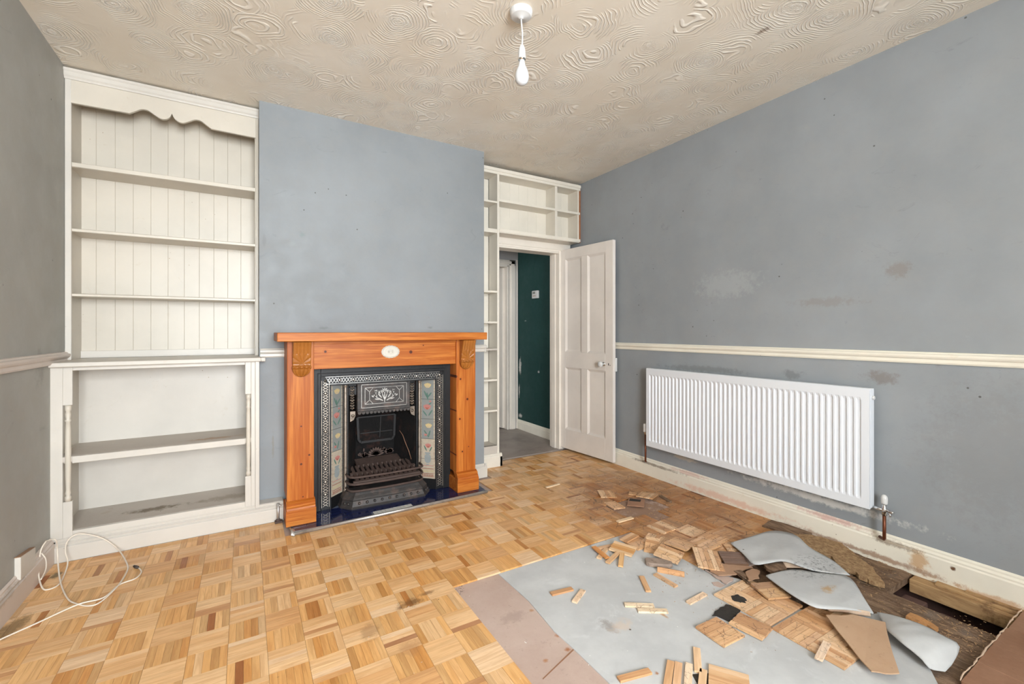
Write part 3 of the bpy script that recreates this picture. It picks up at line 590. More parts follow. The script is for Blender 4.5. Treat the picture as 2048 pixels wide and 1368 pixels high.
# ================================================================== hall
m = MB(); m.box(.3, XR, 3.64, 5.7, -.06, -.002); struct(m.build('floor', M['hallfloor']), 'grey wood effect hall floor beyond the doorway')
m = MB(); m.box(XR, XR+.15, 3.75, 4.65, -.05, H); struct(m.build('wall_hall', M['green']), 'dark green hall wall with flaking paint')
m = MB(); m.box(2.70, XR, 4.65, 4.77, 0, H); m.box(.3, 2.0, 4.65, 4.77, 0, H); m.box(2.0, 2.70, 4.65, 4.77, 1.955, H); m.box(.3, XR+.15, 5.6, 5.7, 0, H); m.box(XR, XR+.1, 4.77, 5.6, 0, H)
struct(m.build('wall_hall_end', M['wall_hall']), 'pale grey hall wall above the second door')
m = MB(); m.box(.3, XR, YB+.12, 5.6, H-.02, H+.08); m.box(.25, .3, YB, 5.6, 0, .8); struct(m.build('ceiling', M['wall_hall']))
q = MB(); q.prism([(XR-a*.8, b*.83) for a, b in SK], 'y', 3.75, 4.65); struct(q.build('baseboard_hall', M['cream'], bevel=.001), 'cream skirting below the green hall wall')
# second door frame in the hall
m = MB()
m.box(2.715, 2.80, 4.632, 4.65, 0, 2.03); m.box(2.735, 2.785, 4.622, 4.634, 0, 2.015); m.box(1.93, 2.80, 4.632, 4.65, 1.965, 2.03); m.box(1.95, 2.785, 4.622, 4.634, 1.98, 2.015)
m.box(2.685, 2.705, 4.63, 4.77, 0, 1.965); m.box(2.0, 2.70, 4.63, 4.77, 1.945, 1.965); m.box(2.815, 2.835, 4.635, 4.65, 0, 2.04)
struct(m.build('trim_6', M['casing'], bevel=.003), 'white architrave around the second door in the hall')
d2 = MB(); Mx = Matrix.Translation((2.672, 4.70, .012)) @ Matrix.Rotation(radians(100), 4, 'Z')
d2.box(0, .70, -.018, .018, 0, 1.93, M=Mx); d2.box(.1, .3, .018, .024, 1.0, 1.8, M=Mx); d2.box(.4, .6, .018, .024, 1.0, 1.8, M=Mx)
struct(d2.build('door_2', M['casing'], bevel=.003), 'white door standing ajar inside the hall')
th = thing('thermostat', (XR, 4.25, 1.595), 'small white thermostat box on the dark green hall wall', 'thermostat')
m = MB(); m.box(XR-.026, XR, 4.19, 4.305, 1.55, 1.638); m.build('casing', M['plastic'], th, (XR, 4.25, 1.595), bevel=.005, seg=3)
m = MB(); m.box(XR-.0275, XR-.025, 4.235, 4.285, 1.602, 1.626); m.build('display', M['lcd'], th, (XR, 4.25, 1.595))
m = MB()
for k in range(3): m.box(XR-.0285, XR-.025, 4.225+.02*k, 4.238+.02*k, 1.574, 1.582)
m.build('button', M['hard_b'], th, (XR, 4.25, 1.595))

# ================================================================== door casing, door
m = MB()
m.box(1.93, 2.825, 3.600, 3.63, 1.985, 2.060); m.box(1.93, 2.825, 3.590, 3.602, 2.045, 2.064); m.box(1.93, 2.76, 3.606, 3.63, 1.965, 1.99)
m.box(2.705, 2.79, 3.602, 3.63, 0, 1.99); m.box(2.775, 2.795, 3.592, 3.63, 0, 2.0)
m.box(1.90, 1.972, 3.604, 3.63, 0, 1.985)
m.box(2.683, 2.707, 3.60, 3.76, 0, 1.975); m.box(2.672, 2.684, 3.655, 3.72, 0, 1.965); m.box(1.96, 1.985, 3.61, 3.76, 0, 1.975); m.box(1.972, 2.695, 3.61, 3.76, 1.952, 1.977)
struct(m.build('trim_7', M['casing'], bevel=.004), 'off-white architrave of the doorway to the hall')
hx, hy = 2.706, 3.632
ang = atan2(2.930-hy, 2.772-hx)   # leaf direction from hinge to lock edge
W, DH, T = .703, 1.962, .034
Md = Matrix.Translation((hx, hy, .022)) @ Matrix.Rotation(ang, 4, 'Z')
# local: x along leaf, y: visible face at -? ; camera side is local -y after this rotation
m = MB(); s_, mu = .092, .082
xa, xb, xc, xd = s_, (W-mu)/2, (W+mu)/2, W-s_
zr = [.0, .195, .80, .955, 1.865, DH]
y0, y1 = 0, T
for a, b in ((0, xa), (xd, W)): m.box(a, b, y0, y1, 0, DH, M=Md)
for a, b in ((zr[0], zr[1]), (zr[2], zr[3]), (zr[4], zr[5])): m.box(xa, xd, y0, y1, a, b, M=Md)
for a, b in ((zr[1], zr[2]), (zr[3], zr[4])): m.box(xb, xc, y0, y1, a, b, M=Md)
door = m.build('door_1', M['door'], bevel=.0025); struct(door, 'old off-white four panel door standing open against the right wall')
for (a, b) in ((xa, xb), (xc, xd)):
    for (c, d) in ((zr[1], zr[2]), (zr[3], zr[4])):
        q = MB(); q.box(a, b, .013, T-.013, c, d, M=Md)
        # moulding frame
        e = .020
        for yy, y2 in ((.0135, .001), (T-.0135, T-.001)):
            I = [(a+e, c+e), (b-e, c+e), (b-e, d-e), (a+e, d-e)]; O = [(a, c), (b, c), (b, d), (a, d)]
            for k in range(4):
                k2 = (k+1) % 4
                q.quad(*[tuple(Md @ Vector(v)) for v in ((O[k][0], y2, O[k][1]), (O[k2][0], y2, O[k2][1]), (I[k2][0], yy, I[k2][1]), (I[k][0], yy, I[k][1]))])
        q.build('panel', M['door'], door)
for fs, yy in ((-1, 0), (1, T)):
    q = MB(); c = Md @ Vector((W-.105, yy+fs*.004, .862))
    ax = (Md.to_3x3() @ Vector((0, fs, 0))).normalized()
    rot = Matrix.Translation(c) @ ax.to_track_quat('Z', 'Y').to_matrix().to_4x4()
    def addl(q, prof):
        k0 = len(q.v); q.lathe(prof, (0, 0, 0)); q.v[k0:] = [tuple(rot @ Vector(v)) for v in q.v[k0:]]
    addl(q, [(.011, .006), (.009, .022), (.016, .028), (.0245, .036), (.027, .046), (.024, .056), (.013, .062), (0, .063)])
    kn = q.build('knob', M['plastic'], door); kn['label'] = 'white round door knob'
    if fs < 0:
        q = MB(); addl(q, [(.019, -.003), (.019, .003), (.011, .006), (.0, .006)]); q.build('rose', M['chrome'], kn)
q = MB(); q.box(W-.055, W-.048, -.002, .002, .852, .872, M=Md); q.box(W-.036, W-.031, -.002, .002, .850, .858, M=Md); q.build('keyhole', M['dark'], door)
q = MB(); q.box(W-.002, W+.010, T-.012, T+.012, .80, .92, M=Md); q.build('lock_plate', M['plastic'], door, bevel=.005)
for z in (.25, 1.0, 1.75):
    q = MB(); q.lathe([(.006, -.04), (.006, .04)], Md @ Vector((-.003, -.002, z)), n=10); q.build('hinge', M['casing'], door)

# ================================================================== left alcove: lower cupboard
L = (-.39, 3.3, .117)
cb = thing('alcove_cupboard', L, 'open white built-in base cupboard with dirty shelves below the alcove shelving', 'cupboard')
def part(mb, name, mat, par, off, lab=None, **k):
    o = mb.build(name, mat, par, off, **k)
    if lab: o['label'] = lab
    return o
m = MB(); m.prism([(3.125, .999), (3.13, 1.018), (3.38, 1.020), (3.56, 1.020), (3.56, .999), (3.15, .996), (3.131, .993)], 'x', XL, .080)
m.prism([(3.125, .999), (3.13, 1.018), (YC, 1.018), (YC, .996), (3.131, .993)], 'x', .080, .104)
part(m, 'worktop', M['white2'], cb, L, bevel=.003)
m = MB()
m.box(XL, -.808, 3.156, 3.174, .10, .994); m.box(-.808, -.771, 3.156, 3.174, .797, .994); m.box(-.808, -.771, 3.156, 3.174, .10, .300)
m.box(-.771, -.003, 3.156, 3.174, .975, .994); m.box(-.771, -.003, 3.156, 3.174, .10, .146)
m.box(.028, .050, 3.156, 3.174, .10, .994); m.box(-.003, .028, 3.156, 3.174, .797, .994); m.box(-.003, .028, 3.156, 3.174, .10, .300); m.box(.050, .072, 3.145, 3.24, .10, .996)
part(m, 'face_frame', M['white2'], cb, L, bevel=.002)
for x in (-.788, .014):
    pr = [(.013, .302), (.013, .325), (.009, .332), (.0125, .345), (.0095, .36), (.0115, .42), (.0125, .545), (.0115, .67), (.0095, .71), (.014, .718), (.0095, .726), (.0125, .75), (.009, .765), (.013, .772), (.013, .797)]
    q = MB(); q.lathe(pr, (x, 3.160, 0), n=16); part(q, 'spindle', M['white'], cb, L)
m = MB(); m.box(-.85, .06, 3.172, 3.50, .495, .5); 
m.prism([(3.158, .503), (3.158, .530), (3.172, .533), (3.50, .533), (3.50, .50), (3.17, .50)], 'x', -.835, .055); part(m, 'shelf', M['shelfdirt'], cb, L, 'dirty middle shelf', bevel=.002)
m = MB(); m.box(-.771, -.003, 3.152, 3.166, .496, .531); part(m, 'shelf_lipping', M['white2'], cb, L, bevel=.002)
m = MB(); m.box(-.85, .07, 3.172, 3.50, .118, .147); part(m, 'base_board', M['shelfdirt'], cb, L, 'dusty base board with dark stains')
m = MB(); m.box(-.85, .07, 3.50, 3.515, .10, .99); part(m, 'back_panel', M['white2'], cb, L)
for a, b in ((-.853, -.828), (.055, .071)):
    m = MB(); m.box(a, b, 3.172, 3.50, .10, .99); part(m, 'side_panel', M['white'], cb, L)

# ---- upper alcove shelving
L = (-.39, 3.45, 1.02)
ub = thing('alcove_bookcase', L, 'tall cream built-in shelving with scalloped pelmet and boarded back', 'bookcase')
m = MB(); pts = [(-.853, 3.60)]; x = -.853
bx = [-.853, -.77, -.683, -.598, -.512, -.426, -.342, -.262, -.182, -.104, -.028, .069]
poly = [(-.853, 3.60)]
for a in bx[:-1]:
    poly += [(a, 3.5825), (a+.0014, 3.580)]
    b_ = bx[bx.index(a)+1]; poly += [(b_-.0014, 3.580)]
poly += [(.069, 3.585), (.069, 3.60)]
m.prism(poly, 'z', 1.02, 2.62); part(m, 'back_panel', M['white'], ub, L, 'tongue and groove boarded back')
m = MB(); m.box(-.85, .069, 3.568, 3.582, 1.02, 1.062); part(m, 'back_rail', M['white2'], ub, L, bevel=.002)
for a, b in ((XL+.001, -.835), (.052, .070)):
    m = MB(); m.box(a, b, 3.38, 3.58, 1.02, 2.62); part(m, 'side_panel', M['white'], ub, L)
for a, b in ((XL+.001, -.827), (.056, .0725)):
    m = MB(); m.box(a, b, 3.366, 3.386, 1.02, 2.60); part(m, 'stile', M['white2'] if a < 0 else M['white'], ub, L, bevel=.003)
for z1, tk in ((2.117, .028), (1.750, .020), (1.389, .018)):
    m = MB(); m.prism([(3.384, z1-tk), (3.376, z1-tk+.003), (3.376, z1-.003), (3.384, z1), (3.58, z1), (3.58, z1-tk)], 'x', -.837, .054); part(m, 'shelf', M['white'], ub, L, bevel=.001)
vp = [(-.829, 2.44)]+[(-.58, 2.443)]
def cat(pts, n=6):
    out = []
    P = [pts[0]]+pts+[pts[-1]]
    for i in range(1, len(P)-2):
        for k in range(n):
            t_ = k/n; a = [.5*((2*P[i][q])+(-P[i-1][q]+P[i+1][q])*t_+(2*P[i-1][q]-5*P[i][q]+4*P[i+1][q]-P[i+2][q])*t_*t_+(-P[i-1][q]+3*P[i][q]-3*P[i+1][q]+P[i+2][q])*t_**3) for q in (0, 1)]
            out.append(tuple(a))
    return out+[pts[-1]]
left = cat([(-.58, 2.443), (-.555, 2.460), (-.525, 2.480), (-.495, 2.480), (-.462, 2.460), (-.435, 2.446), (-.410, 2.450), (-.392, 2.466), (-.382, 2.490)])
right = [(-.382*2-x, z) for x, z in left][::-1]
poly = [(-.829, 2.440)]+left+right+[(.056, 2.440), (.056, 2.60), (-.829, 2.60)]
m = MB(); n0 = len(m.v); k = len(poly)
# split into columns so the outline stays clean
top = 2.60; bot = [(-.829, 2.440)]+left+right[1:]+[(.056, 2.440)]
for (xa_, za), (xb_, zb) in zip(bot[:-1], bot[1:]):
    if xb_-xa_ < 1e-5: continue
    m.prism([(xa_, za), (xb_, zb), (xb_, top), (xa_, top)], 'y', 3.368, 3.386, caps=True)
part(m, 'pelmet', M['white'], ub, L, 'scalloped pelmet board')
m = MB(); m.prism([(3.386, 2.566), (3.362, 2.566), (3.358, 2.575), (3.352, 2.583), (3.352, 2.603), (3.347, 2.610), (3.347, 2.622), (3.386, 2.622)], 'x', XL, .073); part(m, 'cornice', M['white2'], ub, L, bevel=.001)

# ================================================================== right alcove bookcase
L = (2.25, 3.53, .0)
rb = thing('alcove_bookcase', L, 'narrow cream shelf column with cubby shelves running over the hall door', 'bookcase')
m = MB(); m.prism([(3.418, 0), (3.418, .085), (3.424, .095), (3.422, .102), (3.430, .113), (3.46, .113), (3.46, 0)], 'x', XC1+.003, 1.932); m.prism([(1.91, 0), (1.932, 0), (1.932, .088), (1.926, .097), (1.920, .113), (1.91, .113)], 'y', 3.418, 3.605)
part(m, 'plinth', M['white_lifted'], rb, L, bevel=.001)
m = MB(); m.box(1.893, 1.913, 3.44, 3.60, .0, 2.56); part(m, 'side_panel', M['white_lifted'], rb, L, bevel=.002)
m = MB(); m.box(XC1+.001, 1.895, 3.612, 3.628, .1, 2.6); part(m, 'back_panel', M['white_lifted'], rb, L)
for z in (.180, .492, .759, 1.027, 1.263, 1.531, 2.072, 2.315):
    tk = .035 if z in (2.072,) else .016
    m = MB(); m.box(XC1+.001, 1.893, 3.442, 3.612, z-tk, z); 
    if z == .180: m.box(XC1+.001, 1.893, 3.44, 3.46, .112, .180)
    part(m, 'shelf', M['shelfdirt'] if z < .2 or z == 1.027 else M['white_lifted'], rb, L, bevel=.0015)
m = MB(); m.box(1.913, 2.812, 3.442, 3.60, 2.044, 2.072); m.box(1.913, 2.820, 3.436, 3.444, 2.050, 2.078); part(m, 'base_board', M['white_lifted'], rb, L, bevel=.002)
m = MB(); m.box(1.913, 2.818, 3.440, 3.60, 2.318, 2.340) ; part(m, 'shelf', M['white_lifted'], rb, L, bevel=.0015)
m = MB(); m.box(2.520, 2.548, 3.446, 3.60, 2.072, 2.56); part(m, 'divider', M['white_lifted'], rb, L, bevel=.0015)
m = MB(); m.box(2.792, 2.808, 3.444, 3.60, 2.072, 2.56); part(m, 'end_panel', M['white_lifted'], rb, L, bevel=.0015)
m = MB(); 
xs = [1.913+.0995*k for k in range(10)]
poly = [(1.913, 3.628)]
for a, b in zip(xs[:-1], xs[1:]): poly += [(a, 3.601), (a+.0014, 3.599), (b-.0014, 3.599)]
poly += [(xs[-1], 3.603), (xs[-1], 3.628)]
m.prism(poly, 'z', 2.05, 2.60); part(m, 'back_panel', M['white_lifted'], rb, L, 'boarded back over the door')
m = MB(); m.box(XC1+.001, 2.82, 3.436, 3.60, 2.552, 2.596); m.box(XC1+.001, 2.822, 3.428, 3.44, 2.575, 2.604); part(m, 'cornice', M['white_lifted'], rb, L, bevel=.003)
m = MB(); m.box(2.812, XR-.002, 3.462, 3.50, 2.05, 2.59); part(m, 'packing_strip', M['bare'], rb, L, 'bare red-brown timber strip')
# ================================================================== fireplace surround
L = (.84, 3.1, .018)
fs = thing('fireplace_surround', L, 'orange pine fireplace surround with carved corbels on the chimney breast', 'mantelpiece')
def P_(mb, name, mat, par=fs, lab=None, off=None, **k):
    o = mb.build(name, mat, par, off or L, **k)
    if lab: o['label'] = lab
    return o
m = MB(); m.box(.155, 1.515, 2.905, YC, 1.118, 1.170); P_(m, 'mantel_shelf', M['pine_x'], bevel=.004)
m = MB(); m.box(.362, 1.313, 3.018, 3.06, .942, 1.118); m.box(.362, 1.313, 3.006, 3.02, 1.098, 1.118); P_(m, 'frieze', M['pine_x'], bevel=.002)
for a, b in ((.213, .362), (1.313, 1.466)):
    m = MB(); m.box(a, b, 3.0, YC, .15, 1.118)
    lg = P_(m, 'leg', M['pine_z'], bevel=.003)
    m = MB(); a2, b2 = a-.009, b+.008
    m.box(a2, b2, 2.958, 3.2, .018, .110)
    m.prism([(3.0, .11), (2.958, .11), (2.962, .122), (2.972, .130), (2.970, .140), (2.982, .150), (2.997, .156), (3.05, .156)], 'x', a2+.003, b2-.003)
    q = m.build('plinth_block', M['pine_x'], lg, L, bevel=.002); q.parent = lg; q.location = (0, 0, 0)
    # corbel
    c0 = (a+b)/2-.001 + (.004 if a < 1 else -.003); hw = .050
    m = MB(); NX, NZ = 48, 60; n0 = len(m.v)
    for i in range(NZ+1):
        t_ = i/NZ; z = 1.114-.214*t_
        if t_ < .70: h_ = hw
        elif t_ < .76: h_ = hw*1.04
        else: h_ = hw*max(.02, math.sqrt(max(0, 1-((t_-.74)/.26)**2)))
        if t_ < .66: dep = .078-.045*(t_/.66)**.8
        elif t_ < .76: dep = .030+.014*math.sin((t_-.66)/.10*pi)
        else: dep = .027*(1-((t_-.76)/.24)**1.5)+.003
        for j in range(NX+1):
            u = -1+2*j/NX; x = c0+u*h_
            if t_ < .34: fl = .0042*abs(cos(u*pi*2.5))**.35-.002
            elif t_ < .66:
                rr = hypot(u*1.1, (t_-.62)*4.2); an = atan2(u*1.1, (.62-t_)*4.2)
                fl = (.0042*abs(cos(an*5))**.4-.002)*min(1, rr*2)
            elif t_ < .76: fl = .0060*abs(cos(u*pi*2))**.5-.003
            else: fl = .0035*abs(cos(u*pi*2))**.4-.001
            edge = 0 if abs(u) < .97 else -.004
            m.v.append((x, 3.0-dep-fl*2.0-edge, z))
    for i in range(NZ):
        for j in range(NX):
            k = n0+i*(NX+1)+j; m.face((k, k+1, k+NX+2, k+NX+1), 0, True)
    # sides and top back to the leg
    for jj in (0, NX):
        for i in range(NZ):
            A, B = m.v[n0+i*(NX+1)+jj], m.v[n0+(i+1)*(NX+1)+jj]
            m.quad(A, B, (B[0], 3.002, B[2]), (A[0], 3.002, A[2]))
    for j in range(NX):
        A, B = m.v[n0+j], m.v[n0+j+1]; m.quad(A, B, (B[0], 3.002, B[2]), (A[0], 3.002, A[2]))
    P_(m, 'corbel', M['pine_c'], lab='carved scroll corbel')
m = MB(); n0 = len(m.v); NA, NR = 72, 8
for i in range(NR+1):
    t_ = i/NR
    for j in range(NA):
        q = 2*pi*j/NA; sc = 1+.045*abs(cos(q*9))*(t_ > .8)
        h_ = [.010, .0105, .009, .0065, .0045, .0075, .0085, .007, 0][i]
        m.v.append((.840+.060*t_*sc*cos(q)+1e-5, 3.018-h_, 1.040+.042*t_*sc*sin(q)))
for i in range(NR):
    for j in range(NA):
        j2 = (j+1) % NA; m.face((n0+i*NA+j, n0+i*NA+j2, n0+(i+1)*NA+j2, n0+(i+1)*NA+j), 0, True)
for s_x in (-.012, .010): m.lathe([(0, -.014), (.006, -.012), (.008, -.006), (.004, 0)], (.84+s_x, 3.016, 1.042), 'y', 12)
P_(m, 'plaque', M['plaster'], lab='cream oval plaster plaque')

# ================================================================== cast iron insert
L = (.838, 3.2, .018)
fi = thing('fireplace_insert', L, 'black cast iron fireplace insert with floral tiles and barred grate', 'fireplace')
PI_ = lambda mb, name, mat, par=fi, lab=None, **k: P_(mb, name, mat, par, lab, L, **k)
Y0 = 3.118
m = MB()
m.box(.362, .416, Y0-.004, Y0+.03, .018, .942); m.box(1.260, 1.313, Y0-.004, Y0+.03, .018, .942); m.box(.416, 1.260, Y0-.004, Y0+.03, .886, .942)
for d in (.0, .02): 
    m.box(.395+d*.9, .401+d*.9, Y0-.010, Y0, .018, .905-d); m.box(1.274-d*.9, 1.280-d*.9, Y0-.010, Y0, .018, .905-d); m.box(.395+d*.9, 1.280-d*.9, Y0-.010, Y0, .903-d, .909-d)
PI_(m, 'outer_frame', M['iron'], bevel=.002)
m = MB(); m.box(.416, .474, Y0+.004, Y0+.03, .018, .886); m.box(1.202, 1.260, Y0+.004, Y0+.03, .018, .886); m.box(.474, 1.202, Y0+.004, Y0+.03, .828, .886)
m.box(.470, .478, Y0-.006, Y0+.03, .018, .832); m.box(1.198, 1.206, Y0-.006, Y0+.03, .018, .832); m.box(.470, 1.206, Y0-.006, Y0+.03, .824, .832)
rg = PI_(m, 'border', M['iron'], bevel=.001)
# raised lattice ornament on the border
def lattice(mb, p0, p1, wd, y):
    # p0->p1 centre line in (x,z)
    dx, dz = p1[0]-p0[0], p1[1]-p0[1]; Ln = hypot(dx, dz); ux, uz = dx/Ln, dz/Ln; nx, nz = -uz, ux
    def seg(a, b, w_=.0011):
        A = (p0[0]+ux*a[0]+nx*a[1], p0[1]+uz*a[0]+nz*a[1]); B = (p0[0]+ux*b[0]+nx*b[1], p0[1]+uz*b[0]+nz*b[1])
        ex, ez = B[0]-A[0], B[1]-A[1]; l = hypot(ex, ez) or 1; ox, oz_ = -ez/l*w_, ex/l*w_
        mb.prism([(A[0]-ox, A[1]-oz_), (B[0]-ox, B[1]-oz_), (B[0]+ox, B[1]+oz_), (A[0]+ox, A[1]+oz_)], 'y', y-.0025, y+.001)
    for sgn in (-1, 1): seg((0, sgn*wd/2), (Ln, sgn*wd/2), .0013)
    per = .084; n = max(1, round(Ln/per)); per = Ln/n; h = wd*.34
    for k in range(n):
        c = (k+.5)*per
        a0 = k*per
        # disc
        mb.lathe([(.0085, .001), (.0085, -.002), (.004, -.004), (0, -.004)], (p0[0]+ux*a0, y, p0[1]+uz*a0), 'y', 12)
        R_ = .0145
        for q in range(-4, 4):
            for sg in (1, -1):
                t1, t2 = q*pi/10, (q+1)*pi/10
                o = (a0 if sg > 0 else a0+per)
                seg((o+sg*R_*cos(t1), R_*sin(t1)), (o+sg*R_*cos(t2), R_*sin(t2)), .0010)
        x0, x1 = a0+R_, a0+per-R_; st = (x1-x0)/3
        for q in range(3):
            A = x0+st*q; seg((A, 0), (A+st/2, h)); seg((A+st/2, h), (A+st, 0)); seg((A, 0), (A+st/2, -h)); seg((A+st/2, -h), (A+st, 0))
m = MB(); lattice(m, (.445, .857), (1.231, .857), .046, Y0+.003); PI_(m, 'border_ornament', M['silver'], rg)
m = MB(); lattice(m, (.445, .857), (.445, .035), .046, Y0+.003); PI_(m, 'border_ornament', M['silver_w'], rg)
m = MB(); lattice(m, (1.231, .857), (1.231, .035), .046, Y0+.003); PI_(m, 'border_ornament', M['silver_w'], rg)

# floral tile panels on the splayed sides
def tilepanel(A, B, flip):
    ax = Vector((B[0]-A[0], B[1]-A[1], 0)); Wd = ax.length; ax.normalize(); nrm = Vector((ax.y, -ax.x, 0))
    if nrm.y > 0: nrm = -nrm
    z0, z1 = .092, .824; n = 5; Th = (z1-z0)/n
    def W3(u, z, d=0.0): return tuple(Vector((A[0], A[1], z)) + ax*u + nrm*d)
    mats = [M['tile_bg'], M['tile_cream'], M['pink'], M['yel'], M['grn'], M['vase'], M['red'], M['grout']]
    parts = []
    for k in range(n):
        mb = MB(); za, zb = z0+Th*k+.0012, z0+Th*(k+1)-.0012
        bgm = 1 if k == 0 else 0
        n_ = len(mb.v)
        pts = [W3(0, za), W3(Wd, za), W3(Wd, zb), W3(0, zb)]; bk = [W3(0, za, -.008), W3(Wd, za, -.008), W3(Wd, zb, -.008), W3(0, zb, -.008)]
        mb.v += pts+bk; mb.face((n_, n_+1, n_+2, n_+3), bgm)
        for i in range(4):
            j = (i+1) % 4; mb.face((n_+i, n_+j, n_+4+j, n_+4+i), bgm)
        def blob(u, z, ru, rz, mi, rot=0.0, nn=10, d=.0006):
            mb.poly([W3(u+ru*cos(q)*cos(rot)-rz*sin(q)*sin(rot), z+ru*cos(q)*sin(rot)+rz*sin(q)*cos(rot), d) for q in [2*pi*i/nn for i in range(nn)]], mi)
        def strip(u0, u1, a, b, mi, d=.0005): mb.poly([W3(u0, a, d), W3(u1, a, d), W3(u1, b, d), W3(u0, b, d)], mi)
        # patterned side bands
        for s0, s1 in ((.002, .011), (Wd-.011, Wd-.002)):
            strip(s0, s1, za, zb, 1)
            zz = za+.006
            while zz < zb-.004: blob((s0+s1)/2, zz, .0028, .0028, 6 if (k+int(zz*100)) % 2 else 3, d=.0009, nn=6); zz += .012
        cx_ = Wd/2
        def flower(u, z, s, mi):
            for a_ in (-.9, -.45, 0, .45, .9): blob(u+sin(a_)*s*.62, z+cos(a_)*s*.45, s*.26, s*.62, mi, -a_*.8, d=.0010+.0002*abs(a_))
            for a_ in (-.5, .5): blob(u+sin(a_)*s*.35, z+s*.1, s*.1, s*.38, 6 if mi == 2 else 1, -a_, nn=6, d=.0016)
        def leaf(u, z, s, a_): blob(u, z, s*.22, s, 4, a_, nn=8, d=.0007)
        zc = (za+zb)/2
        if k == 0:
            for zz, mi in ((za+.012, 6), (za+.034, 6), (za+.048, 3), (za+.070, 6), (za+.092, 2)): strip(.012, Wd-.012, zz, zz+.004, mi)
            for i in range(7): blob(.018+(Wd-.036)*i/6, za+.024, .004, .006, 6, .5, d=.0008); blob(.018+(Wd-.036)*i/6, za+.060, .004, .004, 3, 0, d=.0008)
            blob(cx_, zb-.005, .026, .028, 5); strip(cx_-.010, cx_+.010, za+.098, za+.106, 5, .0008)
        elif k == 1:
            strip(.011, Wd-.011, za, zb, 1, .0003)
            blob(cx_, za+.012, .026, .022, 5, d=.0008); strip(cx_-.022, cx_+.022, za+.034, za+.046, 5, .0009); blob(cx_, za+.036, .014, .010, 5, d=.0010)
            flower(cx_+.004, za+.085, .026, 2); leaf(cx_-.018, za+.075, .024, .5); leaf(cx_+.024, za+.07, .022, -.5)
        elif k == 2:
            flower(cx_+.008, za+.085, .028, 3); leaf(cx_-.014, za+.04, .028, .6); leaf(cx_+.012, za+.035, .03, -.3); flower(cx_-.016, za+.022, .014, 2)
        elif k == 3:
            flower(cx_-.004, za+.075, .032, 2); leaf(cx_-.022, za+.04, .026, .7); leaf(cx_+.022, za+.045, .028, -.6); leaf(cx_+.016, za+.11, .02, -.9); flower(cx_+.020, za+.125, .010, 2)
        else:
            flower(cx_, za+.088, .030, 3); leaf(cx_-.016, za+.035, .03, .45); leaf(cx_+.015, za+.03, .026, -.7); leaf(cx_-.002, za+.02, .03, .1)
        parts.append(mb)
    for mb in parts: 
        o = mb.build('floral_tile', mats, fi, L, recalc=False)
tilepanel((.480, 3.122), (.563, 3.197), 0)
tilepanel((1.113, 3.204), (1.196, 3.122), 1)
m = MB()
for s_ in (-1, 1):
    X = lambda x: .838+s_*(x-.838)
    m.prism([(X(.480), 3.135), (X(.563), 3.205), (X(.563), 3.225), (X(.478), 3.16)], 'z', .018, .83)
    m.prism([(X(.478), 3.118), (X(.565), 3.195), (X(.565), 3.21), (X(.478), 3.13)], 'z', .018, .090)
    m.box(min(X(.563), X(.600)), max(X(.563), X(.600)), 3.19, 3.24, .018, .83)
m.box(.475, 1.20, 3.13, 3.22, .822, .885); m.box(.60, 1.076, 3.205, 3.235, .74, .83)
PI_(m, 'side_casting', M['iron'], bevel=.001)
for x in (.579, 1.097):
    q = MB(); pr = [(.014, .095), (.014, .11), (.009, .115)]
    z = .12
    while z < .80: pr += [(.0125, z+.004), (.0095, z+.009)]; z += .012
    pr += [(.014, .806), (.014, .822)]
    q.lathe(pr, (x, 3.178, 0), n=12); PI_(q, 'column', M['bronze'])
# scrolled side pieces
for s_ in (-1, 1):
    X = lambda x: .838+s_*(x-.838)
    q = MB()
    for k in range(9):
        z = .79-.018*k; r_ = .0085 if k % 2 else .0065
        for dx in (-.009, .009, 0): q.lathe([(0, -.008), (r_*.8, -.005), (r_, 0)], (X(.628)+dx, 3.203, z+(.005 if dx else 0)), 'y', 10)
    q.prism([(X(.612), .63), (X(.645), .63), (X(.646), .60), (X(.636), .572), (X(.612), .560)], 'y', 3.190, 3.206)
    q.lathe([(0, -.016), (.010, -.013), (.013, -.006), (.013, 0)], (X(.630), 3.2, .60), 'y', 14)
    PI_(q, 'scroll', M['bronze'])
# hood
m = MB(); hx0, hx1, hz0, hz1 = .655, 1.021, .628, .822
m.box(hx0, hx1, 3.168, 3.24, hz0, hz1)
for k in range(14):
    c = hx0+(hx1-hx0)*(k+.5)/14; hw = (hx1-hx0)/28*.92
    m.prism([(c-hw, hz0+.004), (c+hw, hz0+.004), (c+hw, hz0-.010), (c+hw*.7, hz0-.018), (c, hz0-.021), (c-hw*.7, hz0-.018), (c-hw, hz0-.010)], 'y', 3.160, 3.20)
m.box(hx0, hx1, 3.160, 3.17, hz0-.002, hz0+.014)
hd = PI_(m, 'hood', M['iron_d'], bevel=.0015)
m = MB()
def fr(mb, x0, x1, z0, z1, w_, y):
    mb.box(x0, x1, y-.003, y+.001, z0, z0+w_); mb.box(x0, x1, y-.003, y+.001, z1-w_, z1); mb.box(x0, x0+w_, y-.003, y+.001, z0, z1); mb.box(x1-w_, x1, y-.003, y+.001, z0, z1)
fr(m, .680, .998, .650, .812, .0032, 3.168); 
fr(m, .703, .975, .674, .790, .0030, 3.166)
cx_, cz_ = .839, .732
def sg(mb, a, b, w_=.0014, y=3.166):
    ex, ez = b[0]-a[0], b[1]-a[1]; l = hypot(ex, ez); ox, oz_ = -ez/l*w_, ex/l*w_
    mb.prism([(a[0]-ox, a[1]-oz_), (b[0]-ox, b[1]-oz_), (b[0]+ox, b[1]+oz_), (a[0]+ox, a[1]+oz_)], 'y', y-.003, y+.001)
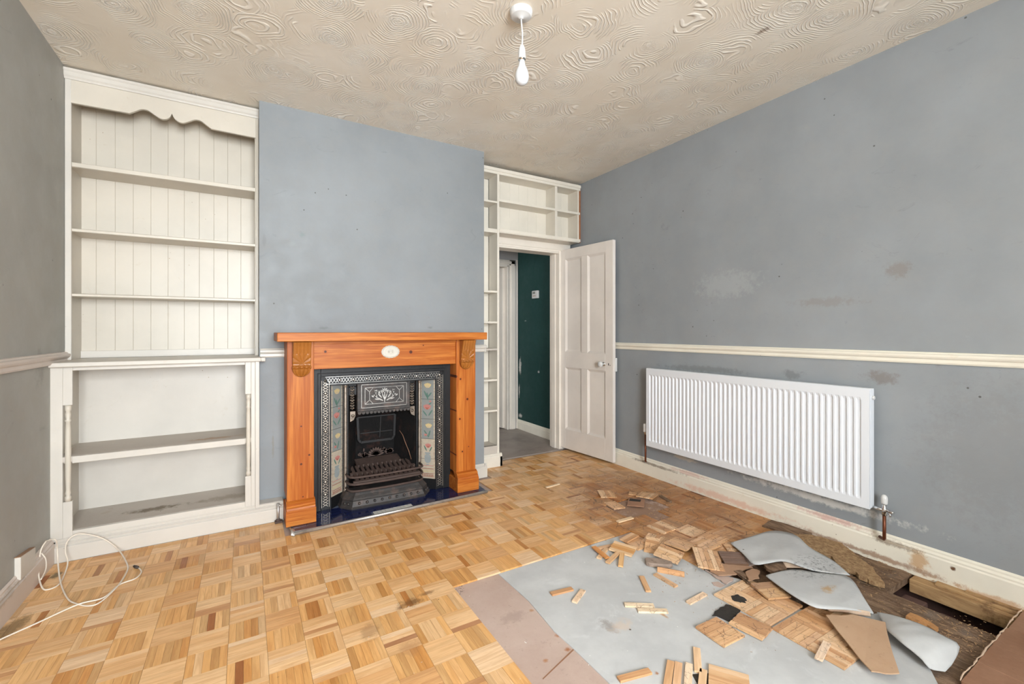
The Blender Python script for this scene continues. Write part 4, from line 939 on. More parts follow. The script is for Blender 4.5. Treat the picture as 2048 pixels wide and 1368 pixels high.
for s1 in (-1, 1):
    for s2 in (-1, 1):
        sg(m, (cx_+s1*.136, cz_+s2*.058), (cx_+s1*.104, cz_+s2*.028)); sg(m, (cx_+s1*.104, cz_+s2*.028), (cx_+s1*.080, cz_+s2*.055))
    sg(m, (cx_+s1*.104, cz_-.028), (cx_+s1*.104, cz_+.028))
def leafp(mb, x, z, a_, l, w_, y=3.165):
    pts = []
    for i in range(8):
        q = 2*pi*i/8; u, v = l*.5*(1+cos(q)), w_*sin(q); pts.append((x+u*cos(a_)-v*sin(a_), z+u*sin(a_)+v*cos(a_)))
    mb.prism(pts, 'y', y-.004, y+.001)
for s1 in (-1, 1):
    for (x, z, a_, l, w_) in ((.0, -.035, 1.2, .05, .004), (.01, -.04, .5, .05, .005), (.02, -.02, .9, .045, .005), (.035, -.03, .2, .035, .005), (.05, -.02, 1.0, .035, .005), (.03, .01, .8, .03, .005), (.05, .0, .1, .03, .005),
                              (.06, .01, 1.3, .03, .005), (.075, -.01, .6, .02, .005), (.015, .01, 1.1, .03, .004), (.03, .025, .2, .025, .004), (.07, .02, 2.3, .025, .004)):
        leafp(m, cx_+s1*x, cz_+z, a_ if s1 > 0 else pi-a_, l, w_)
for a_ in (.5, 1.05, pi/2, pi-1.05, pi-.5): leafp(m, cx_, cz_+.02, a_, .032, .0045)
sg(m, (cx_, cz_-.05), (cx_, cz_+.03), .003)
PI_(m, 'hood_ornament', M['silver'], hd)
# fire box
m = MB()
A = [(.600, 3.205), (.690, 3.43), (.985, 3.43), (1.076, 3.205)]
for (x1, y1), (x2, y2) in zip(A[:-1], A[1:]): m.quad((x1, y1, .018), (x2, y2, .018), (x2, y2, .84), (x1, y1, .84))
m.poly([(x, y, .030) for x, y in A]); m.poly([(x, y, .80) for x, y in A])
o = PI_(m, 'firebox', M['soot'], solid=.006)
m = MB()
for dx, w_ in ((0, .014),):
    m.prism([(.70, .545), (.975, .545), (.968, .385), (.950, .365), (.725, .365), (.708, .385)], 'y', 3.392, 3.43)
m2 = MB()
Q = [(.70, .548), (.708, .385), (.725, .365), (.950, .365), (.968, .385), (.975, .548)]
for a, b in zip(Q[:-1], Q[1:]): sg(m2, a, b, .008, 3.386)
sg(m2, (.70, .548), (.975, .548), .005, 3.388); sg(m2, (.72, .43), (.955, .43), .003, 3.388); sg(m2, (.86, .385), (.868, .54), .003, 3.386)
fb = PI_(m, 'fireback_plate', M['soot'], bevel=.003); PI_(m2, 'plate_rim', M['iron'], fb)
m = MB()
for k in range(9):
    a_ = pi*(k+.5)/9; leafp(m, .835, .255, a_, .062, .009, 3.40)
for k in range(90):
    x = .71+random.random()*.25; z = .250+abs(random.gauss(0, .018)); leafp(m, x, z, random.random()*pi, .016+.014*random.random(), .006, 3.405)
PI_(m, 'fireback_relief', M['rust'])
# grate
m = MB()
def gz(y): return .185+(y-3.08)*.19
for k in range(13):
    x = .640+.033*k; 
    for y0_, y1_ in ((3.085, 3.185), (3.20, 3.30)): m.prism([(y0_, gz(y0_)), (y1_, gz(y1_)), (y1_, gz(y1_)-.016), (y0_, gz(y0_)-.016)], 'x', x-.0105, x+.0105)
for y0_, y1_ in ((3.07, 3.09), (3.180, 3.205), (3.295, 3.40)): m.prism([(y0_, gz(y0_)), (y1_, gz(y1_)), (y1_, gz(y1_)-.018), (y0_, gz(y0_)-.018)], 'x', .61+.07*(y0_ > 3.25), 1.066-.07*(y0_ > 3.25))
PI_(m, 'grate', M['rust'], bevel=.002)
for z, r_ in ((.214, .0075), (.168, .0085), (.124, .0075)):
    q = MB(); q.tube([(.582, 3.20, z), (.583, 3.12, z), (.592, 3.085, z), (.615, 3.066, z), (.66, 3.058, z), (.84, 3.050, z), (1.02, 3.058, z), (1.062, 3.066, z), (1.085, 3.085, z), (1.094, 3.12, z), (1.095, 3.20, z)], r_, 10); PI_(q, 'front_bar', M['rust'])
# ash apron
def ring(z, k): return [(.530+k, 3.19, z), (.534+k*.9, 3.105+k*.5, z), (.592+k*.7, 3.030+k, z), (.84, 3.022+k, z), (1.084-k*.7, 3.030+k, z), (1.142-k*.9, 3.105+k*.5, z), (1.146-k, 3.19, z)]
m = MB(); prof = [(.018, -.004), (.026, -.006), (.034, .004), (.064, .016), (.072, .014), (.080, .020), (.096, .036), (.110, .046), (.112, .06)]
rs = [ring(z, k) for z, k in prof]
for a, b in zip(rs[:-1], rs[1:]):
    for i in range(6): m.quad(a[i], a[i+1], b[i+1], b[i])
m.poly(rs[-1])
ap = PI_(m, 'ash_apron', M['iron_d'], bevel=.002)
for x, y in [(.640+.0495*k, 3.031) for k in range(9)]+[(.556, 3.078), (.575, 3.055), (1.12, 3.078), (1.10, 3.055)]:
    m = MB(); m.lathe([(0, -.010), (.006, -.008), (.009, -.002), (.009, .004)], (x, y, .052), 'y', 12); PI_(m, 'stud', M['iron_d'], ap)
q = MB(); q.tube([(.985, 3.30, .44), (1.0, 3.27, .41), (1.01, 3.24, .36), (1.03, 3.22, .30), (1.045, 3.21, .24)], .0018, 6); PI_(q, 'wire', M['hard_d'], lab='thin pale wire')

# ================================================================== hearth
L = (.87, 3.0, 0)
he = thing('hearth', L, 'navy blue tiled hearth with metal edging in front of the fireplace', 'hearth')
def yf(x): return 2.868+.035*(x-.235)/1.28
m = MB(); m.slab([(.235, yf(.235), .0135), (1.512, yf(1.512), .0135), (1.512, 3.20, .0135), (.235, 3.20, .0135)], .014); P_(m, 'slab', M['grout'], he, None, L)
m = MB(); rh = .047
for r_ in range(5):
    x = .240-(.075 if r_ % 2 else 0); ya = r_*rh+.012
    while x < 1.508:
        a, b = max(.240, x+.0012), min(1.507, x+.150-.0012); x += .150
        if b-a < .012: continue
        if r_ == 0 and b > .705 and a < .935:
            if a < .70: b = .70
            elif b > .94: a = .94
            else: continue
            if b-a < .01: continue
        m.slab([(a, yf(a)+ya+.001, .0175), (b, yf(b)+ya+.001, .0175), (b, yf(b)+ya+rh-.001, .0175), (a, yf(a)+ya+rh-.001, .0175)], .005)
P_(m, 'glazed_tile', M['navy'], he, 'navy blue glazed tiles', L, bevel=.0008)
m = MB(); mx = .703
while mx < .934:
    m.slab([(mx, yf(mx)+.014, .0178), (mx+.0235, yf(mx)+.014, .0178), (mx+.0235, yf(mx)+.056, .0178), (mx, yf(mx)+.056, .0178)], .005); mx += .0255
P_(m, 'mosaic_strip', M['mosaic'], he, 'strip of small white tiles', L, bevel=.0006)
m = MB()
m.tube([(.240, yf(.24)-.004, .013), (1.512, yf(1.512)-.004, .013)], .0095, 12); m.tube([(1.512, yf(1.512)-.004, .012), (1.512, 3.02, .012)], .007, 10); m.tube([(.236, yf(.24), .011), (.222, 3.0, .011)], .006, 10)
P_(m, 'edging', M['metal'], he, 'brushed metal edging', L)
m = MB()
for k in range(4): m.tube([(.226+.004*k, 2.856-.004*k, .006), (.229+.004*k, 2.885, .030-.004*abs(k-1)), (.226+.004*k, 2.930, .014)], .0045, 8)
P_(m, 'corner_cap', M['metal'], he, 'fluted metal corner cap', L)
# gas stub
q = thing('pipe_stub', (.172, 3.118, 0), 'short capped metal pipe stub at the skirting left of the fireplace', 'pipe')
m = MB(); m.tube([(.172, 3.112, 0), (.172, 3.112, .118)], .008, 12); m.tube([(.172, 3.112, .100), (.188, 3.112, .106)], .006, 10); m.build('pipe', M['metal'], q, (.172, 3.118, 0))
m = MB(); m.box(.153, .197, 3.095, 3.128, 0, .012); m.lathe([(.014, .010), (.014, .018), (.010, .022)], (.172, 3.112, 0)); m.build('fixing_plate', M['rust'], q, (.172, 3.118, 0), bevel=.002)

# ================================================================== radiator
L = (2.79, 1.79, .262)
ra = thing('radiator', L, 'white ribbed panel radiator mounted on the right wall', 'radiator')
RX, RY0, RY1, RZ0, RZ1 = 2.758, 1.045, 2.540, .262, .880
m = MB(); n = 44; ys = []; pitch = (RY1-RY0-.060)/n
cols = [(RY0, 0.0), (RY0+.030, 0.0)]
for k in range(n):
    a = RY0+.030+pitch*k
    cols += [(a+pitch*.18, 0), (a+pitch*.34, 1), (a+pitch*.78, 1), (a+pitch*.94, 0)]
cols += [(RY1-.030, 0), (RY1, 0)]
rows = [(RZ0, 0), (RZ0+.042, 0), (RZ0+.056, 1), (RZ1-.062, 1), (RZ1-.046, 0), (RZ1, 0)]
n0 = len(m.v)
for (y, a) in cols:
    for (z, b) in rows: m.v.append((RX+.007*a*b, y, z))
R_ = len(rows)
for i in range(len(cols)-1):
    for j in range(R_-1):
        k = n0+i*R_+j; m.face((k, k+1, k+R_+1, k+R_), 0, False)
m.quad((RX, RY0, RZ0), (RX+.014, RY0, RZ0), (RX+.014, RY0, RZ1), (RX, RY0, RZ1)); m.quad((RX, RY1, RZ0), (RX+.014, RY1, RZ0), (RX+.014, RY1, RZ1), (RX, RY1, RZ1))
m.quad((RX, RY0, RZ0), (RX+.014, RY0, RZ0), (RX+.014, RY1, RZ0), (RX, RY1, RZ0)); m.quad((RX, RY0, RZ1), (RX+.014, RY0, RZ1), (RX+.014, RY1, RZ1), (RX, RY1, RZ1))
m.quad((RX+.014, RY0, RZ0), (RX+.014, RY1, RZ0), (RX+.014, RY1, RZ1), (RX+.014, RY0, RZ1))
P_(m, 'front_panel', M['rad'], ra, None, L)
m = MB(); m.box(RX+.004, RX+.045, RY0-.003, RY1+.003, RZ1-.010, RZ1+.003); P_(m, 'top_grille', M['rad'], ra, None, L, bevel=.002)
for y in (RY0-.004, RY1+.001):
    m = MB(); m.box(RX+.006, RX+.043, y, y+.003, RZ0+.006, RZ1-.006); P_(m, 'end_cap', M['rad'], ra, None, L, bevel=.001)
m = MB(); m.lathe([(.010, 0), (.010, -.008), (.006, -.010)], (RX+.026, RY0-.004, RZ1-.045), 'y', 14); P_(m, 'bleed_plug', M['plastic'], ra, None, L)
for y in (1.3, 2.3):
    m = MB(); m.box(RX+.03, XR-.001, y, y+.03, .4, .8); P_(m, 'bracket', M['rad'], ra, None, L)
for y, zt, px_ in ((RY1+.035, .395, 2.788), (RY0-.052, .300, 2.788)):
    m = MB(); m.tube([(px_, y, zt-.05), (px_, y, .128), (px_+.012, y+.006, .118), (px_+.03, y+.03, .117)], .0078, 12)
    P_(m, 'pipe', M['copper'], ra, 'tarnished copper tail pipe', L)
    m = MB(); m.lathe([(.012, -.055), (.012, -.02), (.009, -.015), (.009, .005)], (px_, y, zt-.0), 'z', 16); m.tube([(px_, y, zt-.030), (px_, y+(-.03 if y > 2 else .045), zt-.030)], .009, 12)
    if y < 2: m.tube([(px_, y, zt-.026), (px_-.004, y-.032, zt-.030), (px_-.006, y-.040, zt-.032)], [.007, .007, .009], 12); m.tube([(px_, y-.018, zt-.030), (px_-.010, y-.030, zt-.052)], .005, 10)
    va = P_(m, 'valve', M['chrome'], ra, 'chrome radiator valve', L)
    m = MB(); m.lathe([(.013, .0), (.0145, .006), (.0145, .030), (.012, .040), (.006, .046), (0, .047)], (px_, y, zt+.002), 'z', 18) if y < 2 else m.lathe([(.016, -.035), (.018, -.03), (.018, .020), (.015, .030), (.0, .033)], (px_, y, zt+.002), 'z', 18)
    P_(m, 'valve_cap', M['plastic'], va, 'white plastic cap', L)

# ================================================================== pendant lamp
L = (1.075, 1.730, H)
pl = thing('pendant_light', L, 'bare white bulb hanging on a short flex from the ceiling rose', 'light')
m = MB(); m.lathe([(.052, 0), (.052, -.006), (.050, -.018), (.044, -.026), (.014, -.030), (.008, -.036), (0, -.036)], (1.075, 1.730, H), 'z', 40); P_(m, 'ceiling_rose', M['plastic'], pl, None, L, bevel=.001)
m = MB(); m.tube([(1.075, 1.730, H-.034), (1.077, 1.729, H-.06), (1.081, 1.728, H-.10), (1.081, 1.728, H-.13), (1.079, 1.729, H-.160)], .0035, 8); P_(m, 'flex', M['plastic'], pl, None, L)
cz = H-.152
m = MB(); m.lathe([(.004, 0), (.009, -.004), (.0145, -.018), (.0155, -.028), (.0165, -.029), (.0175, -.062), (.0175, -.064)], (1.079, 1.729, cz), 'z', 28); P_(m, 'lamp_holder', M['plastic'], pl, None, L)
m = MB(); m.lathe([(.0168, -.060), (.0168, -.068), (.012, -.069), (.0115, -.078)], (1.079, 1.729, cz), 'z', 24); P_(m, 'bulb_collar', M['chrome'], pl, None, L)
m = MB(); pr = [(.0125, -.072), (.0135, -.084), (.018, -.100), (.0255, -.116), (.030, -.131), (.0315, -.145), (.030, -.158), (.0255, -.169), (.018, -.177), (.009, -.181), (0, -.182)]
m.lathe(pr, (1.079, 1.729, cz), 'z', 32); P_(m, 'bulb', M['bulb'], pl, 'white opal bulb', L)
# ================================================================== socket box and cable
L = (-.844, 2.825, .148)
sb_ = thing('socket_box', L, 'white surface box fixed low on the left wall above the skirting', 'socket')
m = MB(); m.prism([(2.745, .104), (2.905, .096), (2.905, .182), (2.745, .204)], 'x', XL, -.834); P_(m, 'box', M['white2'], sb_, None, L, bevel=.003)
m = MB(); m.prism([(2.745, .204), (2.905, .182), (2.905, .184), (2.745, .206)], 'x', XL, -.836); P_(m, 'dust', M['hard_b'], sb_, 'grime on the top edge', L)
def smooth(pts, n=6):
    P = [pts[0]]+list(pts)+[pts[-1]]; out = []
    for i in range(1, len(P)-2):
        for k in range(n):
            t_ = k/n
            out.append(tuple(.5*((2*P[i][q])+(-P[i-1][q]+P[i+1][q])*t_+(2*P[i-1][q]-5*P[i][q]+4*P[i+1][q]-P[i+2][q])*t_*t_+(-P[i-1][q]+3*P[i][q]-3*P[i+1][q]+P[i+2][q])*t_**3) for q in range(3)))
    return out+[tuple(pts[-1])]
cpts = D['cab1']
m = MB(); ext = [(-.84, 2.42, .004)]
m.tube(smooth(ext+cpts[0:]), .0032, 8)
c1 = tag(m.build('cable', M['cable'], None, (-.6, 2.65, 0)), 'cream aerial cable running along the parquet to a metal plug end', 'cable')
m = MB(); a, b = Vector(D['plug'][0]), Vector(D['plug'][1]); a = Vector(cpts[-1])
dr = Vector((-.035, .05, 0)).normalized()
m.tube([a, a+dr*.012, a+dr*.013, a+dr*.030, a+dr*.031, a+dr*.042], [.004, .0045, .007, .007, .0055, .0055], 12)
q = m.build('plug', M['iron_d'], c1, (-.6, 2.65, 0)); q['label'] = 'dark metal coaxial plug'
m = MB(); m.tube(smooth(D['cab2']), .0032, 8); c2 = tag(m.build('cable', M['cable'], None, (-.7, 2.9, 0)), 'cream cable looped in loose coils against the corner skirting', 'cable')
m = MB(); m.tube(smooth(D['cab3']), .0028, 8); tag(m.build('cable', M['cable'], None, (-.83, 2.95, .08)), 'short cream cable end hanging beside the socket box', 'cable')

# ================================================================== loose parquet fingers
random.seed(21)
GL = -.0062
def lfinger(key, label, z=None, mat='parq_c', flip=None, tilt=0.0, W=.025, colr=None, Lf=None):
    cx, cy, zz, a, ln = D[key]
    m = MB(); m.finger(Matrix.Identity(4), Lf or .125, W, .008, colr or lwood(), gap=0)
    o = m.build('parquet_finger', M[mat], bevel=.0006, seg=1, recalc=False)
    o.location = (cx, cy, (z if z is not None else GL)+.0082)
    o.rotation_euler = (0, tilt, a)
    if flip == 'edge': o.rotation_euler = (radians(78), 0, a); o.location.z = GL+.0125
    tag(o, label, 'wood strip', 'loose parquet fingers scattered on the open floor'); return o
lfinger('f01', 'orange parquet finger lying over a paler one at the broken parquet edge', .004, colr=(.62,.28,.09), tilt=.03)
lfinger('f02', 'pale parquet finger under the orange one near the parquet edge')
lfinger('f02b', 'pale parquet finger tucked under the splintered tile cluster')
lfinger('f03', 'pale parquet finger sticking out beside the orange one at the broken edge', .0, tilt=.05)
lfinger('f04', 'parquet finger jutting forward from the splintered tile cluster', .0, colr=(.70,.42,.19), tilt=.06)
lfinger('f05', 'plain pale parquet finger lying alone below the brown block')
lfinger('f06', 'parquet finger tipped on edge behind the glue marked one', None, 'parq_g', 'edge')
lfinger('f07', 'glue marked parquet finger below the brown rounded block', None, 'parq_g', colr=(.66,.42,.24))
lfinger('f08', 'glue marked parquet finger, upper of the touching pair', None, 'parq_g', colr=(.80,.64,.45))
lfinger('f09', 'glue marked parquet finger, lower of the touching pair', None, 'parq_g', colr=(.80,.64,.45))
lfinger('f10', 'glue spotted parquet finger lying left of the long parquet panel', None, 'parq_g', colr=(.78,.58,.40))
lfinger('f11', 'parquet finger with a dark end near the hardboard strip', Lf=.11)
lfinger('f12', 'parquet finger slanting right of the one with a dark end', None, 'parq_g', colr=(.78,.58,.40), Lf=.105)
lfinger('f13', 'lone parquet finger at the bottom beside the hardboard strip')
lfinger('f14', 'leftmost parquet finger of the row at the bottom edge')
lfinger('f15', 'second parquet finger of the row at the bottom edge')
lfinger('f16', 'glue marked parquet finger in the row at the bottom edge', None, 'parq_g', colr=(.78,.60,.42))
lfinger('f17', 'parquet finger pushed up behind the bottom row', )
lfinger('f18', 'parquet finger right of the black glue patch in the bottom row')
lfinger('f20', 'splintered parquet finger lying on the long parquet panel', .0045, 'parq_g', colr=(.76,.58,.42))
lfinger('f21', 'pale parquet finger tilted up from the floor before the hall doorway', .001, tilt=-.05, colr=(.82,.66,.46), W=.018)
lfinger('f22', 'pale parquet finger resting on the parquet near the missing patch', .001, colr=(.82,.62,.40))
# bottom row partner tile
m = MB(); 
for k in range(4): m.finger(Matrix.Translation((0, -.0378+.0252*k, 0)), .126, .025, .008, lwood(), gap=.0003)
o = m.build('parquet_tile', M['parq_c'], recalc=False); o.location = (1.405, .93, .002); o.rotation_euler = (0, 0, -.96)
tag(o, 'pale parquet tile cut off at the bottom edge beside the row of fingers', 'wood tile', 'loose parquet tiles')
m = MB(); m.slab([(1.325, 1.015, GL+.001), (1.385, .985, GL+.001), (1.39, .94, GL+.001), (1.33, .93, GL+.001), (1.30, .97, GL+.001)], .001)
tag(m.build('adhesive_patch', M['tar'], None, (1.34, .97, GL)), 'black adhesive patch between the fingers at the bottom edge', 'glue')

def tile(key, label, along0=True, n=5, z=None, tilt=(0, 0), mat='parq_b', cf=lwood, la=None, lb=None, name='parquet_tile', T=.008):
    cx, cy, zz, a, A, B = D[key]; A = la or A; B = lb or B
    m = MB()
    if along0: 
        w_ = B/n
        for k in range(n): m.finger(Matrix.Translation((random.uniform(-.0015, .0015), -B/2+w_*(k+.5), 0)), A, w_, T, cf(), gap=.0007)
    else:
        w_ = A/n
        for k in range(n): m.finger(Matrix.Translation((-A/2+w_*(k+.5), random.uniform(-.001, .001), 0)) @ Matrix.Rotation(pi/2, 4, 'Z'), B, w_, T, cf(), gap=.0007)
    m.box(-A/2+.002, A/2-.002, -B/2+.002, B/2-.002, -T-.0012, -T, c=(.5, .36, .26))
    for k in range(len(m.uv)):
        if m.uv[k] is None: m.uv[k] = [(0, 0)]*len(m.f[k])
    o = m.build(name, M[mat], recalc=False)
    o.location = (cx, cy, zz if z is None else z); o.rotation_euler = (tilt[0], tilt[1], a)
    return tag(o, label, 'wood tile', 'loose parquet tiles')
tile('pieceA', 'square parquet tile lying on the foam, nearest of the loose pair', True, 5, .004, (0, .01), 'parq_b', la=.128, lb=.128)
tile('pieceB', 'cracked parquet tile right of the black stained patch, farther of the loose pair', False, 4, .006, (0, 0), 'parq_b', la=.104, lb=.128)
def brown(): return (.40, .24, .14)
tile('t1', 'small striped parquet tile tipped up at the left of the missing patch', False, 5, .012, (.10, .05), 'parq_b', la=.115, lb=.105)
tile('t2', 'parquet tile lying raised at the back of the missing patch', True, 5, .014, (-.05, .05), 'parq_b', la=.125, lb=.12)
tile('t3', 'tiny parquet offcut beside the raised tile at the missing patch', False, 2, .010, (0, 0), 'parq_c', la=.055, lb=.05)
tile('t5a', 'narrow parquet piece sliding into the missing patch from the left', False, 4, .003, (0, .03), 'parq_b', la=.09, lb=.12)
m = MB(); m.slab([(-.055, -.06, 0), (.055, -.065, 0), (.06, .06, 0), (-.05, .065, 0)], .008)
o = m.build('hardboard_fragment', M['hard_d'], bevel=.001); cx, cy, zz, a, A, B = D['t4']; o.location = (cx, cy, .010); o.rotation_euler = (.04, -.04, a); tag(o, 'brown hardboard fragment with a black patch in the missing parquet', 'board piece')
m = MB(); m.slab([(-.045, .01, .0006), (.03, .005, .0006), (.035, .045, .0006), (-.04, .05, .0006)], .0004); q = m.build('adhesive_patch', M['tar'], o)
cx, cy, zz, a, ln = D['stick']; m = MB(); m.box(-.058, .058, -.011, .011, -.006, .006); o = m.build('wood_stick', M['rot'], bevel=.002); o.location = (cx, cy, .007); o.rotation_euler = (0, .03, a); tag(o, 'dark rotten stick lying on the parquet towards the right wall', 'wood strip')
# pile along the broken edge
tile('m2', 'parquet tile at the back of the splintered cluster', True, 5, .002, (0, .03), 'parq_b', la=.125, lb=.125)
tile('m1', 'splintered orange parquet tile fanned over the foam', True, 4, .010, (.05, .05), 'parq_c', la=.125, lb=.10, cf=wood)
tile('m3', 'narrow splintered parquet strip at the left of the cluster', True, 2, .012, (0, .03), 'parq_c', la=.125, lb=.05)
tile('t6', 'parquet tile leaning upright, left of the pale front tile', True, 5, .014, (.22, .05), 'parq_b', la=.075, lb=.125)
tile('t8b', 'cracked parquet tile behind the leaning tile', True, 5, .006, (.03, .0), 'parq_b', la=.125, lb=.12)
tile('t8', 'cross cracked parquet tile raised on the pile', False, 5, .022, (-.03, .06), 'parq_b', la=.128, lb=.128)
tile('t7', 'pale parquet tile with a blank finger propped at the front of the pile', True, 4, .026, (.12, .10), 'parq_b', la=.125, lb=.11)
for k, (key, lab, al) in enumerate((('t8c', 'cracked parquet tile between the seam and the pile, farther right', True), ('t8d', 'pale grooved parquet tile just below the floor seam', False), ('t8e', 'parquet tile beside the dark crack right of the pile', True), ('t8f', 'parquet tile in front of the dark crack right of the pile', True))):
    tile(key, lab, al, 5, .004+.0025*k, (random.uniform(-.02, .02), random.uniform(-.02, .02)), 'parq_b', la=.125, lb=.125)
# two-part folded tile
o = tile('t9', 'two tone cracked parquet tile bowed up in the middle of the pile', False, 5, .026, (.07, .10), 'parq_b', la=.125, lb=.18)
tile('t10b', 'small parquet offcut behind the dark stained tile', True, 3, .010, (0, 0), 'parq_b', la=.065, lb=.07)
def dk(): return random.choice([(.16,.09,.06), (.20,.12,.08), (.11,.06,.045)])
tile('t10', 'dark rotten parquet tile left of the torn foam sheet', True, 5, .016, (.03, -.03), 'parq_b', cf=dk, la=.115, lb=.12)
tile('t14', 'dirty parquet tile propped on the long panel under the foam lobe', True, 5, .020, (.05, .03), 'parq_b', cf=lambda: random.choice([(.42,.25,.14), (.60,.38,.2), (.34,.22,.15)]), la=.115, lb=.11)
def slabthing(key, name, mat, lab, cat, t_=.005, dz=0.0, jag=.004, top=None):
    P = D[key]; pts = []
    for i in range(len(P)):
        a, b = Vector(P[i]), Vector(P[(i+1) % len(P)]); n = max(1, int((b-a).length/.018))
        for k in range(n):
            p = a.lerp(b, k/n); pts.append(p+Vector((random.uniform(-jag, jag), random.uniform(-jag, jag), 0)) if k else p)
    cx = sum(p.x for p in pts)/len(pts); cy = sum(p.y for p in pts)/len(pts)
    m = MB(); m.slab([(p.x, p.y, p.z+dz) for p in pts], t_)
    o = m.build(name, M[mat], None, (cx, cy, pts[0].z+dz)); return tag(o, lab, cat)
slabthing('t11', 'hardboard_fragment', 'hard_b', 'brown hardboard piece under the dark stained tile', 'board piece')
slabthing('t12', 'hardboard_fragment', 'hard', 'pinkish hardboard piece along the foam left of the pile', 'board piece', dz=-.002)
slabthing('t13', 'hardboard_fragment', 'hard_b', 'six sided brown hardboard fragment above the long panel', 'board piece')
slabthing('t15', 'hardboard_fragment', 'hard', 'small stained hardboard chip left of the long panel', 'board piece', .003)
slabthing('t16', 'bark_fragment', 'rot', 'dark rotten wood lump between the two foam lobes', 'board piece', .014, jag=.007)
slabthing('t17', 'bark_fragment', 'rot', 'thin dark rotten sliver beside the six sided fragment', 'board piece', .008, jag=.006)
slabthing('t18', 'adhesive_patch', 'tar', 'black stained rotten patch behind the loose pair of tiles', 'glue', .003, jag=.005)
# rounded block
cx, cy, zz, a, A, B = D['t19']; m = MB(); pts = []
for i in range(28):
    q = 2*pi*i/28; ca, sa = cos(q), sin(q); e = .45
    pts.append((.066*math.copysign(abs(ca)**e, ca), .032*math.copysign(abs(sa)**e, sa)*(1+.08*sin(3*q))))
m.prism(pts, 'z', 0, .020); o = m.build('wood_block', M['grey_wood'], bevel=.005, seg=3); o.location = (cx, cy, GL+.001); o.rotation_euler = (0, 0, a+.02); tag(o, 'weathered grey-brown wooden block with rounded corners on the foam', 'wood block')
# long parquet panels
def panel(name, lab, x0, y0, nx, ny, z, skip=(), rot=0):
    m = MB(); S = .1257
    for i in range(nx):
        for j in range(ny):
            if (i, j) in skip: continue
            square(m, S*(i+.5), S*(j+.5), (i+j) % 2 == rot, 0, 0, cf=lwood, gap=.0007)
    o = m.build(name, M['parq_p'], recalc=False); o.location = (x0, y0, z); return tag(o, lab, 'wood tile', 'loose parquet tiles')
p1 = panel('parquet_slab', 'four square parquet panel with a black glue patch, upper part of the long strip', 1.803, 1.014, 2, 2, .004, (), 1); p1.rotation_euler = (0, 0, .01)
p2 = panel('parquet_slab', 'parquet panel running under the brown board flap, lower part of the long strip', 1.795, .752, 3, 2, .0035, ((2, 0),), 0); p2.rotation_euler = (0, 0, -.005)
m = MB(); P = [(.062+.030*cos(2*pi*i/18)*random.uniform(.75, 1.2), .170+.030*sin(2*pi*i/18)*random.uniform(.75, 1.2), .0007) for i in range(18)]; m.slab(P, .0005); m.build('adhesive_patch', M['tar'], p1)['label'] = 'black adhesive patch'
m = MB(); m.slab([(.050, .085, .0007), (.075, .08, .0007), (.078, .10, .0007), (.052, .105, .0007)], .0005); m.build('adhesive_patch', M['tar'], p2)

# ================================================================== torn sheets
def loft(mb, A, B, bulge=0.0, n=28, mrow=10, mi=0, wob=.002):
    def res(P, n):
        P = smooth(P, 4); L_ = [0]
        for a, b in zip(P[:-1], P[1:]): L_.append(L_[-1]+(Vector(b)-Vector(a)).length)
        out = []
        for k in range(n+1):
            s_ = L_[-1]*k/n; i = 0
            while i < len(P)-2 and L_[i+1] < s_: i += 1
            d_ = L_[i+1]-L_[i] or 1; out.append(Vector(P[i]).lerp(Vector(P[i+1]), min(1, (s_-L_[i])/d_)))
        return out
    a, b = res(A, n), res(B, n); n0 = len(mb.v)
    for i in range(n+1):
        for j in range(mrow+1):
            t_ = j/mrow; p = a[i].lerp(b[i], t_); u = sin(pi*i/n)
            p.z += bulge*sin(pi*t_)*u + wob*sin(i*1.1+j*.7)*sin(pi*t_)*u
            mb.v.append(tuple(p))
    for i in range(n):
        for j in range(mrow):
            k = n0+i*(mrow+1)+j; mb.face((k, k+mrow+1, k+mrow+2, k+1), mi, True)
m = MB(); loft(m, D['shA1'], D['shB1'], .004, wob=.0016); loft(m, D['shA2'], D['shB2'], .003, wob=.0016)
o = m.build('underlay_sheet', M['foam'], None, (2.3, 1.1, 0), solid=.003); us = tag(o, 'torn grey foam underlay sheet with two lifted lobes and mould marks', 'underlay')
m = MB(); loft(m, D['shA3'], D['shB3'], .0, 14, 4); o = m.build('torn_edge', M['torn'], us, (2.3, 1.1, 0), solid=.002)
m = MB(); loft(m, D['shA4'], D['shB4'], .0, 14, 4); o = m.build('torn_edge', M['torn'], us, (2.3, 1.1, 0), solid=.002)
m = MB(); loft(m, D['shA5'], D['shB5'], .018, 24, 12, wob=.002)
o = m.build('underlay_sheet', M['foam'], None, (2.15, .68, 0), solid=.003); tag(o, 'grey foam underlay flap folded up right of the brown board', 'underlay')
P = D['flap']; m = MB(); m.slab([(x, y, .020+.012*sin((x-1.84)*6)) for x, y, z in P], .004)
o = m.build('hardboard_flap', M['hard_f'], None, (1.99, .77, .02)); tag(o, 'diamond shaped brown hardboard flap lying over the parquet panel', 'board piece')

